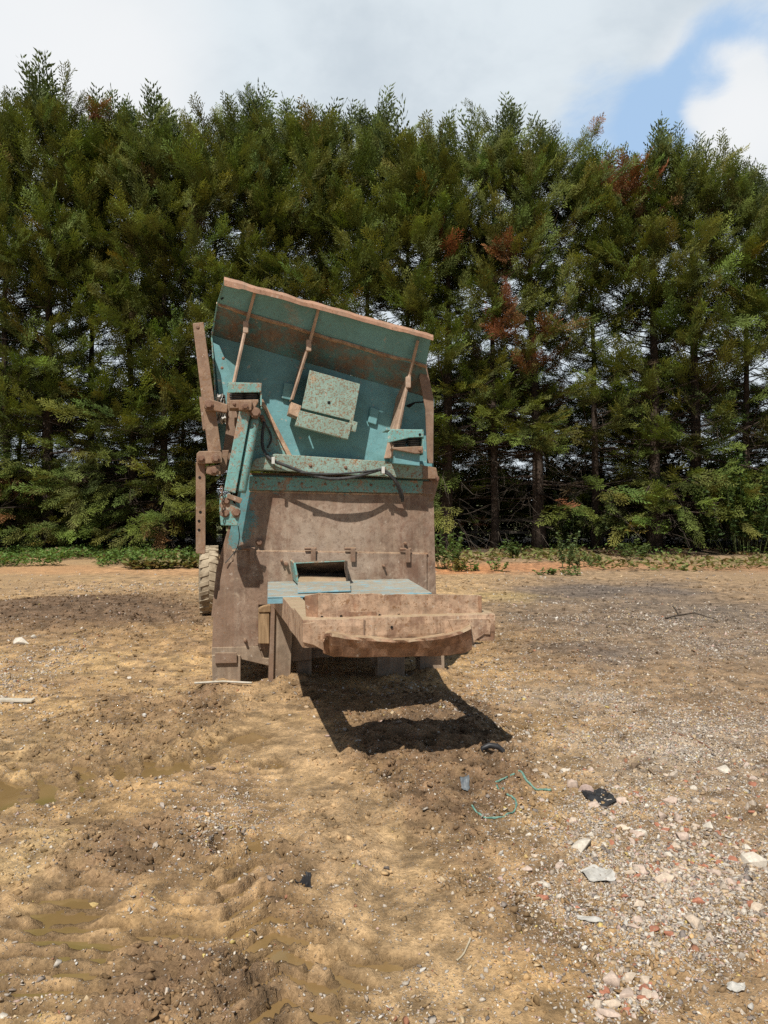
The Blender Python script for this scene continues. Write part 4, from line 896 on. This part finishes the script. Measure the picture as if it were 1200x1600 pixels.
def tree(px, Y, label, seed, low, dens, lean=0.0, tr=.22, spike=0.0, hue=0.0):
    r = np.random.default_rng(seed); X = (px - HX) / F * Y
    Ht = CAMH + (HY - skyline(px)) / F * Y - .85 + r.uniform(-.55, .45)
    root_ = empty('conifer', (X, Y, 0)); tag(root_, label, 'conifer tree', 'conifers in the tall row behind the machine')
    tk = MB(); n = 12; pts = []; wob = r.normal(0, .09, (n, 2)).cumsum(0) * .55
    for i in range(n):
        t = i / (n - 1); pts.append((wob[i, 0] * t + lean * t * Ht, wob[i, 1] * t, -.1 + t * (Ht - .3)))
    tk.tube(pts, [tr * (1.35 if i == 0 else 1) * (1 - (i / (n - 1)) ** 1.1 * .9) for i in range(n)], 10)
    P_ = np.array(pts)
    def at(z): return np.array([np.interp(z, P_[:, 2], P_[:, 0]), np.interp(z, P_[:, 2], P_[:, 1]), z])
    pos, dirs, size, dark = [], [], [], []; dead = MB()
    NB = int(116 * dens)
    for b in range(NB):
        u = r.random(); z = Ht * (low + (1 - low) * u ** .86) * .97
        hfrac = z / Ht; mid = .85 if .22 < hfrac < .62 else 1.0
        L = (1.25 + 1.6 * min(1, (1 - hfrac) / .34)) * r.uniform(.55, 1.2) * (1 if hfrac < .93 else .5)
        a = r.uniform(0, 2 * np.pi); out = np.array((np.cos(a), np.sin(a) * .9, 0)); rise = r.uniform(-.12, .34) + .50 * hfrac - (.25 if hfrac < .3 else 0)
        p0 = at(z - .5 * (hfrac > .3)); bp = []
        for t in np.linspace(0, 1, 5): bp.append(p0 + out * L * t + np.array((0, 0, 1)) * L * (rise * t * (.35 + .65 * t)) + r.normal(0, .05, 3) * t)
        bp = np.array(bp); tk.tube([tuple(p) for p in bp], [.034 * tr / .22 * (1 - .8 * t) * (1.4 - hfrac) for t in np.linspace(0, 1, 5)], 4, False)
        if r.random() > ((.90 if px < 660 else .62) if hfrac < .24 else (.68 if px < 660 else .58) if hfrac < .55 else .95) * (.65 + .35 * dens): continue
        for t in (.48, .68, .82, .91, .96, 1.0):
            if t < .6 and r.random() < .45: continue
            nk = 1
            for _ in range(nk):
                c = np.array([np.interp(t, np.linspace(0, 1, 5), bp[:, i]) for i in range(3)]) + r.normal(0, .15, 3) * np.array((1.2, 1.2, .7)) * (.5 + t)
                tdir = (bp[-1] - bp[-2]); tdir /= np.linalg.norm(tdir)
                pos.append(c); dirs.append(tdir * .8 + np.array((0, 0, .10 + .25 * max(0, hfrac - .6) if hfrac > .25 else -.08)) + r.normal(0, .30, 3) * np.array((1.2, 1.2, .6))); size.append(r.uniform(.8, 1.35) * (1.0 if hfrac < .9 else .8)); dark.append(t)
    # crown top: upright feathery leaders
    NT_ = 13
    for i in range(NT_):
        a = r.uniform(0, 6.28); rad = abs(r.normal(0, .62)); zz = Ht - r.uniform(.3, 1.9) - .35 * rad
        pos.append(at(min(zz, Ht - .4)) + np.array((np.cos(a) * rad, np.sin(a) * rad * .8, 0))); dirs.append(np.array((r.normal(0, .28), r.normal(0, .28), 1.0))); size.append(r.uniform(.8, 1.35)); dark.append(1)
    pos, dirs, size, dark = map(np.array, (pos, dirs, size, dark))
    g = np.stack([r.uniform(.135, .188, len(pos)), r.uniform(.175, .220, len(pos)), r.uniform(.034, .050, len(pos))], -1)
    g = g * (.30 + .95 * dark ** 1.6)[:, None] * r.uniform(.72, 1.22, (len(pos), 1)); g[:, 0] *= 1 + hue  # sprays near the stem darkened: crown shade put into the leaf colour
    # brown and yellowing sprays
    wx, wz = pos[:, 0] + X, pos[:, 2]; wy = pos[:, 1] + Y
    for bx0, by0, br in BROWN:
        cx, cz = (bx0 - HX) / F * Y, CAMH + (HY - by0) / F * Y; rad = br / F * Y
        m = (np.hypot(wx - cx, wz - cz) < rad * r.uniform(.5, 1.2, len(pos))) & (pos[:, 1] < .6)
        g[m] = np.stack([r.uniform(.30, .42, m.sum()), r.uniform(.155, .205, m.sum()), r.uniform(.07, .10, m.sum())], -1)
    m = (r.random(len(pos)) < .025); g[m] = g[m] * np.array((1.45, 1.05, .9))
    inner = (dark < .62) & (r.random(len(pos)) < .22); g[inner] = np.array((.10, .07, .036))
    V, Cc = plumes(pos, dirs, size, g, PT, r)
    # tall tips
    tp, td, ts_ = [], [], []
    for i in range(13):
        a = r.uniform(0, 6.28); rad = r.uniform(.05, 1.05); h0 = Ht - .75 - .9 * rad * r.random(); tp.append(at(Ht - .4) * np.array((1, 1, 0)) + np.array((np.cos(a) * rad, np.sin(a) * rad, h0))); td.append(np.array((r.normal(.06, .20), r.normal(0, .2), 1))); ts_.append(r.uniform(1.1, 2.3) * (1.15 - .4 * rad))
    if spike:
        for k in range(7):
            hh = Ht - .4 + spike * k / 7; tp.append(at(Ht - .4) * np.array((1, 1, 0)) + np.array((0, 0, hh))); a = k * 2.4; td.append(np.array((math.cos(a) * .55, math.sin(a) * .5, 1)) if k < 6 else np.array((.05, 0, 1))); ts_.append((.95 - .07 * k))
    tp, td, ts_ = map(np.array, (tp, td, ts_)); gc = np.tile((.105, .140, .042), (len(tp), 1)) * r.uniform(.8, 1.2, (len(tp), 1))
    for bx0, by0, br in BROWN[:2]:
        cx, cz = (bx0 - HX) / F * Y, CAMH + (HY - by0) / F * Y
        m = np.hypot(tp[:, 0] + X - cx, (tp[:, 2] - cz) * .6) < br * 1.1 / F * Y; gc[m] = (.15, .09, .06)
    V2, C2 = plumes(tp, td, ts_, gc, PTIP, r); V = np.concatenate([V, V2]); Cc = np.concatenate([Cc, C2])
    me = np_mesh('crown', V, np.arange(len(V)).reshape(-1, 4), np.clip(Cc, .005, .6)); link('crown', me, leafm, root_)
    tk.build('trunk', bark, root_, smooth=True)
    # bare dead twigs on the lower stem
    nd = 46 if px > 330 else 24
    for i in range(nd):
        z = r.uniform(.5, 4.6); a = r.uniform(0, 6.28); L = r.uniform(.7, 1.9); p = at(z); d = np.array((np.cos(a), np.sin(a) - .25, r.uniform(-.1, .5))); q_ = [tuple(p)]
        for k in range(5): d = d + np.array((0, 0, -.16)) + r.normal(0, .17, 3); p = p + d * L / 5; q_.append(tuple(p))
        dead.tube(q_, [.011, .009, .008, .006, .005, .003], 3, False)
        for k in range(2, 5):
            s_ = np.array(q_[k]); e = s_ + d * .3 + r.normal(0, .22, 3); dead.tube([tuple(s_), tuple((s_ + e) / 2 + r.normal(0, .03, 3)), tuple(e)], [.007, .005, .003], 3, False)
    dead.build('dead_twigs', twigm, root_)
    return root_
ROW = [  # px of stem, depth, lowest foliage, density, label
 (-150, 25.6, 0.06, 1.1, 'dense conifer beyond the left frame edge, only its outer boughs showing'),
 (-62, 25.2, 0.06, 1.2, 'dense conifer cut by the left edge of the picture'),
 (14, 25.0, 0.06, 1.25, 'leftmost full conifer, with a brown dead spray low beside the frame edge'),
 (76, 24.6, 0.06, 1.2, 'thick-stemmed conifer with brown hanging scraps on its trunk near the left edge'),
 (142, 25.6, 0.07, 1.15, 'dark conifer standing between two left-hand stems over the leafy ground cover'),
 (209, 25.0, 0.07, 1.2, 'straight-stemmed conifer above the bright weeds left of the machine'),
 (257, 24.4, 0.08, 1.15, 'conifer with a reddish brown dead strip hanging down its thin stem'),
 (330, 25.4, 0.07, 1.15, 'conifer right behind the hanging rusty bar of the machine'),
 (372, 24.9, 0.09, 1.1, 'conifer with the tallest feathery spike of the row, above the hopper corner'),
 (440, 25.3, 0.11, 1.1, 'conifer rising behind the upper left of the raised hopper'),
 (508, 25.0, 0.11, 1.1, 'conifer rising behind the middle of the raised hopper'),
 (575, 25.5, 0.13, 1.1, 'conifer rising behind the right part of the raised hopper'),
 (640, 25.1, 0.17, 1.0, 'conifer whose stem is hidden behind the right edge of the machine'),
 (698, 24.8, 0.13, .95, 'bare-stemmed conifer just right of the machine, beside the fence rails'),
 (774, 25.3, 0.12, .95, 'conifer with a bare twiggy stem and orange-brown dead spray at mid height'),
 (842, 24.9, 0.12, .95, 'conifer with a reddish peeling stem behind the tall weed'),
 (930, 25.5, 0.10, 1.0, 'conifer with a brown dead top and rusty sprays high on the right'),
 (1022, 24.7, 0.10, .95, 'stout conifer forking low with a heavy limb to the right'),
 (1086, 25.1, 0.09, 1.0, 'conifer with a slanting stem next to the ivy-covered bush'),
 (1165, 25.0, 0.15, 1.0, 'conifer at the right edge over the leafy green bush'),
 (1240, 25.3, 0.13, 1.0, 'conifer cut by the right edge of the picture'),
 (1320, 25.0, 0.13, 1.0, 'conifer just beyond the right frame edge'),
]
front_row = []
for i, (px, Y, low, dens, lb) in enumerate(ROW):
    front_row.append(tree(px, Y, lb, 500 + i, low, dens, lean=.012 if px > 1000 else 0, tr=.21 if px in (76, 698, 842, 1022, 1086) else .14, spike=1.3 if px == 372 else .55 if px in (76, 209, 440, 1165) else 0))

# a second row behind closes the view between the stems: copies of the same trees
for k in (0, 1, 3, 4, 6, 8, 9, 10, 11, 12, 13, 14, 16):
    src = front_row[(k * 5 + 3) % len(front_row)]; o = src.copy(); COL.objects.link(o)
    x = -15.5 + k * 1.95 + rng.uniform(-.3, .3); o.location = (x, 29.0 + rng.uniform(-.6, .6), 0); o.rotation_euler = (0, 0, rng.uniform(0, 6.28)); s_ = rng.uniform(.44, .52); o.scale = (s_ * 1.9, s_ * 1.9, s_)
    o['label'] = 'shaded conifer of the rear row, glimpsed between the front stems'; o['group'] = 'shaded conifers of the rear row'
    for ch in src.children: c = ch.copy(); COL.objects.link(c); c.parent = o
# ------------------------------------------------------------------ plants at the foot of the trees
leaf2 = attr_mat('weed_leaf', .7, .3, 6, .3, .25)
def kites(P0, D, L, W, col, r):
    D = D / np.linalg.norm(D, axis=1, keepdims=True); wd = np.cross(D, r.normal(0, 1, D.shape) * np.array((.5, .5, 0)) + np.array((0, 0, .9))); wd /= np.linalg.norm(wd, axis=1, keepdims=True) + 1e-9
    L = L[:, None]; W = W[:, None]
    sag = np.zeros_like(D); sag[:, 2] = -.18
    V = np.stack([P0, P0 + D * L * .45 + wd * W, P0 + D * L + sag * L, P0 + D * L * .45 - wd * W], 1).reshape(-1, 3)
    return V, np.repeat(col, 4, 0)
def plant(name, px, py, h, spread, n, leaf, label, cat, col, seed, stems=7, group=None):
    r = np.random.default_rng(seed); X, Y = gnd(px, py); Z = float(hz(X, Y)[0]); P0, D, L, W, Cc = [], [], [], [], []; stm = MB()
    for s in range(stems):
        a = r.uniform(0, 6.28); b = np.array((np.cos(a), np.sin(a), 0)) * spread * r.random() ** .6; top = b * 1.35 + np.array((r.normal(0, .05), 0, h * r.uniform(.55, 1)))
        stm.tube([tuple(b * .6), tuple(b * .9 + (top - b) * .5), tuple(top)], [.008, .006, .003], 4, False)
        for k in range(n // stems):
            t = r.uniform(.12, 1) ** .8; p = b * .6 + (top - b * .6) * t; a2 = r.uniform(0, 6.28); P0.append(p); D.append((np.cos(a2), np.sin(a2), r.uniform(-.1, .8))); L.append(leaf * r.uniform(.6, 1.25) * (1.15 - .5 * t)); W.append(leaf * r.uniform(.16, .26)); Cc.append(np.array(col) * r.uniform(.65, 1.3) * (.75 + .4 * t))
    V, C2 = kites(np.array(P0), np.array(D), np.array(L), np.array(W), np.array(Cc), r)
    ro = empty(name, (X, Y, Z - .02)); tag(ro, label, cat, group)
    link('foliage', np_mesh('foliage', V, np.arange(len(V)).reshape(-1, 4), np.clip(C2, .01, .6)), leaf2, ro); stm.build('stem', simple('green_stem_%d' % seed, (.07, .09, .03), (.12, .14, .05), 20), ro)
    return ro
plant('weed', 702, 890, .95, .42, 620, .13, 'tall bushy green weed clump against the right side of the machine', 'weed', (.105, .165, .045), 1, 16)
plant('weed', 712, 893, .42, .30, 260, .11, 'low yellowing weed at the foot of the bushy clump beside the machine', 'weed', (.22, .19, .05), 2, 10)
plant('weed', 738, 893, .26, .26, 140, .10, 'small bright green weed on orange soil just right of the bushy clump', 'weed', (.12, .21, .045), 3, 7)
plant('weed', 775, 894, .30, .20, 140, .10, 'small bright green weed alone on the orange soil', 'weed', (.12, .21, .045), 4, 6)
plant('weed', 884, 889, .95, .26, 420, .12, 'tall upright grey-green weed standing alone before the trees on the right', 'weed', (.115, .165, .065), 5, 7)
plant('weed', 910, 886, .45, .26, 180, .11, 'pale shorter weed just right of the tall upright weed', 'weed', (.16, .20, .075), 6, 7)
plant('weed', 856, 897, .20, .42, 180, .10, 'low spreading weed left of the tall upright weed', 'weed', (.12, .18, .05), 7, 9)
plant('weed', 936, 884, .38, .35, 200, .11, 'leafy weed with broad leaves near the middle of the right verge', 'weed', (.12, .18, .055), 8, 8)
plant('weed', 895, 899, .22, .35, 140, .10, 'low pale weed in front of the tall upright weed', 'weed', (.14, .20, .06), 9, 8)
plant('weed', 1062, 890, .20, .40, 150, .10, 'low weed on bare soil before the right verge', 'weed', (.13, .19, .055), 10, 8)
plant('weed', 225, 888, .48, .5, 360, .15, 'lush leafy weed clump at the foot of the trees left of the machine', 'weed', (.125, .20, .05), 11, 14)
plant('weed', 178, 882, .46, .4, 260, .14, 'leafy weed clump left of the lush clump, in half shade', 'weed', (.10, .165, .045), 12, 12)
plant('weed', 292, 886, .50, .35, 300, .13, 'green weed clump just left of the dusty wheel', 'weed', (.125, .195, .055), 13, 9)
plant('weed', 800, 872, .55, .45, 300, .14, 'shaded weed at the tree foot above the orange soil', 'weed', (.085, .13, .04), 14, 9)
plant('weed', 990, 874, .65, .6, 360, .15, 'leafy weed at the foot of the stout forked conifer', 'weed', (.11, .155, .05), 15, 11)
plant('ivy_bush', 1168, 868, 3.6, 1.2, 2600, .20, 'tall leafy green bush under the conifers at the right edge', 'bush', (.065, .11, .032), 16, 22)
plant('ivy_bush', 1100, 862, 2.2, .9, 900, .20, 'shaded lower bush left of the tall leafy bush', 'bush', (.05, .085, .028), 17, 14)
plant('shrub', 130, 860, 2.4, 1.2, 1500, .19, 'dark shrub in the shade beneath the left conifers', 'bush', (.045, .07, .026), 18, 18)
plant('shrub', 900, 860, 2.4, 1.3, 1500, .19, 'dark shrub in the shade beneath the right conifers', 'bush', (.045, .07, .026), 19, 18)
# creeping ground cover and dry grass: beyond counting
r = np.random.default_rng(77)
def cover(name, boxes, hmax, leaf, col, per, dry=.1):
    V, Cc = [], []
    for (px0, px1, py0, py1, dn) in boxes:
        (Xa, Ya), (Xb, Yb) = gnd(px0, py1), gnd(px1, py0); Y0, Y1 = sorted((Ya, Yb)); k = int(per * dn)
        Y = r.uniform(Y0, Y1, k); X = (r.uniform(px0, px1, k) - HX) / F * Y; nz = fbm(X * 1.1, Y * 1.1, 55, 3); kp = r.random(k) < sstep(.34, .6, nz); X, Y, nz = X[kp], Y[kp], nz[kp]; k = len(X)
        hh = hmax * (.3 + .9 * nz) * r.random(k) ** .7; a = r.uniform(0, 6.28, k); D = np.stack([np.cos(a), np.sin(a), r.uniform(.05, 1.1, k)], -1)
        c = np.array(col) * r.uniform(.6, 1.35, (k, 1)); dm = r.random(k) < dry; c[dm] = np.array((.26, .21, .10)) * r.uniform(.7, 1.2, (dm.sum(), 1))
        v, c2 = kites(np.stack([X, Y, hz(X, Y) + hh], -1), D, leaf * r.uniform(.5, 1.3, k), leaf * r.uniform(.12, .24, k), c, r); V.append(v); Cc.append(c2)
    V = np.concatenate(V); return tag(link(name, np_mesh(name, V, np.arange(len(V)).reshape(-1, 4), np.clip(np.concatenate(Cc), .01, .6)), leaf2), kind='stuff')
cover('ground_cover', [(-60, 95, 868, 886, .7), (150, 320, 866, 887, .45), (90, 160, 864, 876, .2), (700, 1250, 864, 874, .12)], .30, .13, (.125, .21, .05), 9000)
cover('dry_grass', [(925, 1260, 878, 893, .16), (690, 930, 870, 880, .12), (200, 320, 880, 890, .5)], .22, .20, (.17, .19, .06), 9000, .45)
cover('leaf_litter', [(-200, 1400, 852, 872, 1)], .05, .16, (.10, .062, .035), 16000, .2)
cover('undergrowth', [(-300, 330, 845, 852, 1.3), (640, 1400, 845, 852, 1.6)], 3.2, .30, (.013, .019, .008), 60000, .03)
# fence behind the stems
fe = empty('rail_fence', (0, 26.9, 0)); tag(fe, 'old two-rail wooden fence behind the tree stems', 'fence'); fw = simple('grey_fence_wood', (.10, .085, .065), (.22, .19, .15), 12, .9)
for i in range(11):
    m = MB(); x = -10 + i * 2.2; m.box((x - .06, -.06, -.2), (x + .06, .06, 1.25)); m.build('post', fw, fe, .01)
for z in (.55, .98):
    m = MB(); m.box((-10.2, -.10, z - .05), (12.2, -.062, z + .05)); m.build('rail', fw, fe, .008)

# ------------------------------------------------------------------ litter on the ground
def rope(pts, r_, name, label, mat, cat):
    P_ = []
    for px, py in pts:
        X, Y = gnd(px, py); P_.append(Vector((X, Y, float(hz(X, Y)[0]) + r_ * 1.6)))
    out = []
    for i in range(len(P_) - 1):
        p0, p1, p2, p3 = P_[max(i - 1, 0)], P_[i], P_[i + 1], P_[min(i + 2, len(P_) - 1)]
        for k in range(6):
            t = k / 6; c = .5 * ((2 * p1) + (p2 - p0) * t + (2 * p0 - 5 * p1 + 4 * p2 - p3) * t * t + (3 * p1 - p0 - 3 * p2 + p3) * t ** 3); c.z = max(float(hz(c.x, c.y)[0]) + r_ * .8, WATER + r_); out.append(c)
    out.append(P_[-1]); m = MB(); m.tube(out, [r_ * random.uniform(.6, 1.2) for _ in out], 7); o = m.build(name, mat, None, smooth=True); return tag(o, label, cat)
gt = simple('green_twine', (.06, .16, .13), (.20, .34, .28), 60, .6)
rope([(764, 1235), (776, 1229), (796, 1224), (808, 1224), (822, 1232), (840, 1237), (861, 1240)], .007, 'plastic_twine', 'green plastic twine strand, the upper one, ending on the right', gt, 'twine')
rope([(737, 1278), (752, 1286), (772, 1290), (792, 1286), (806, 1277), (804, 1270), (794, 1264), (788, 1255), (776, 1243)], .0055, 'plastic_twine', 'green plastic twine strand curling in a hook, lower of the two', gt, 'twine')
def scrap(name, px, py, wpx, dpx, label, cat, mat, seed, lift=.03, n=10, rz=0):
    r = random.Random(seed); X, Y = gnd(px, py); w = wpx / F * Y; d = Y * Y / (CAMH * F) * dpx; m = MB(); rows = []; c, s = math.cos(rz), math.sin(rz)
    for i in range(n):
        row = []
        for j in range(n):
            a, b = (j / (n - 1) - .5), (i / (n - 1) - .5); k = 1 - .35 * abs(2 * a) ** 2 * (.5 + r.random() * .5)
            x, y = a * w * (1 - .25 * abs(2 * b) * r.random()), b * d * k; x, y = x * c - y * s, x * s + y * c
            row.append((x, y, float(hz(X + x, Y + y)[0]) + .006 + lift * max(0, math.sin(a * 5 + seed) * math.cos(b * 4)) + r.uniform(0, lift * .25)))
        rows.append(row)
    m.grid(rows); o = m.build(name, mat, None, solid=.003); o.location = (X, Y, 0); return tag(o, label, cat)
bp_ = simple('black_plastic', (.014, .014, .016), (.04, .04, .042), 14, .45)
X, Y = gnd(770, 1186); m = MB(); m.tube([(-.075, 0, .0), (-.06, .01, .03), (-.02, .015, .045), (.03, .01, .04), (.065, 0, .015), (.075, -.01, -.005)], [.014, .017, .019, .018, .014, .010], 10); o = m.build('rubber_scrap', bp_, None, smooth=True); o.location = (X, Y, float(hz(X, Y)[0]) + .01); tag(o, 'curved black rubber scrap just past the corner of the machine shadow', 'rubber scrap')
scrap('plastic_scrap', 935, 1250, 46, 30, 'torn black plastic scrap among pinkish stones right of the green twine', 'plastic scrap', bp_, 3, .025)
scrap('plastic_scrap', 726, 1238, 14, 12, 'small grey-blue plastic flake on dark mud left of the green twine', 'plastic scrap', simple('grey_plastic', (.09, .105, .12), (.15, .17, .18), 20, .5), 5, .010)
scrap('plastic_scrap', 473, 1386, 26, 14, 'small black plastic shard on the clods at lower centre', 'plastic scrap', bp_, 8, .03)
wh_ = simple('white_sheet', (.36, .34, .30), (.56, .54, .50), 12, .6)
scrap('sheet_scrap', 935, 1375, 50, 20, 'crumpled whitish sheet scrap lying below the large off-white lump', 'sheet scrap', wh_, 11, .018, 10, .2)
scrap('sheet_scrap', 922, 1443, 40, 8, 'thin whitish splinter of sheet lying on mud left of the salmon stones', 'sheet scrap', wh_, 13, .01, 8, -.2)
scrap('sheet_scrap', 1150, 1552, 26, 14, 'small folded white sheet bit near the bottom right corner', 'sheet scrap', wh_, 15, .015, 8, -.5)
X, Y = gnd(26, 1099); m = MB(); m.box((-.17, -.035, 0), (.13, .035, .018)); o = m.build('plank_piece', simple('bleached_wood', (.42, .37, .29), (.58, .53, .44), 15, .9), None, .003); o.location = (X, Y, float(hz(X, Y)[0]) + .012); o.rotation_euler = (0, .03, .05); tag(o, 'bleached flat board piece lying near the left edge', 'board')
X, Y = gnd(348, 1079); m = MB(); m.tube([(-.24, 0, 0), (0, .01, .012), (.25, -.01, .004)], .010, 6); o = m.build('stick', simple('pale_stick', (.40, .36, .28), (.55, .5, .42), 20), None); o.location = (X, Y, float(hz(X, Y)[0]) + .012); tag(o, 'thin pale stick lying at the foot of the machine left leg', 'stick')
X, Y = gnd(1062, 968); m = MB(); m.tube([(-.2, 0, .02), (.0, .05, .05), (.18, -.05, .10), (.42, -.25, .03)], [.014, .012, .010, .006], 5); m.tube([(0, .05, .05), (-.03, .08, .13), (-.06, .1, .17)], [.012, .013, .009], 5); o = m.build('dead_branch', twigm, None); o.location = (X, Y, float(hz(X, Y)[0])); tag(o, 'forked dead branch lying on the grey ground right of the machine', 'branch')
rope([(1050, 1141), (1080, 1152), (1112, 1168)], .006, 'thin_twig', 'long thin reddish twig lying across the pale gravel at right', simple('red_twig', (.16, .08, .05), (.25, .14, .09), 20), 'twig')
rope([(714, 1502), (726, 1492), (735, 1478)], .005, 'thin_twig', 'short bent pale twig on smooth mud at lower centre right', simple('pale_twig', (.36, .30, .2), (.46, .4, .3), 20), 'twig')
o = None
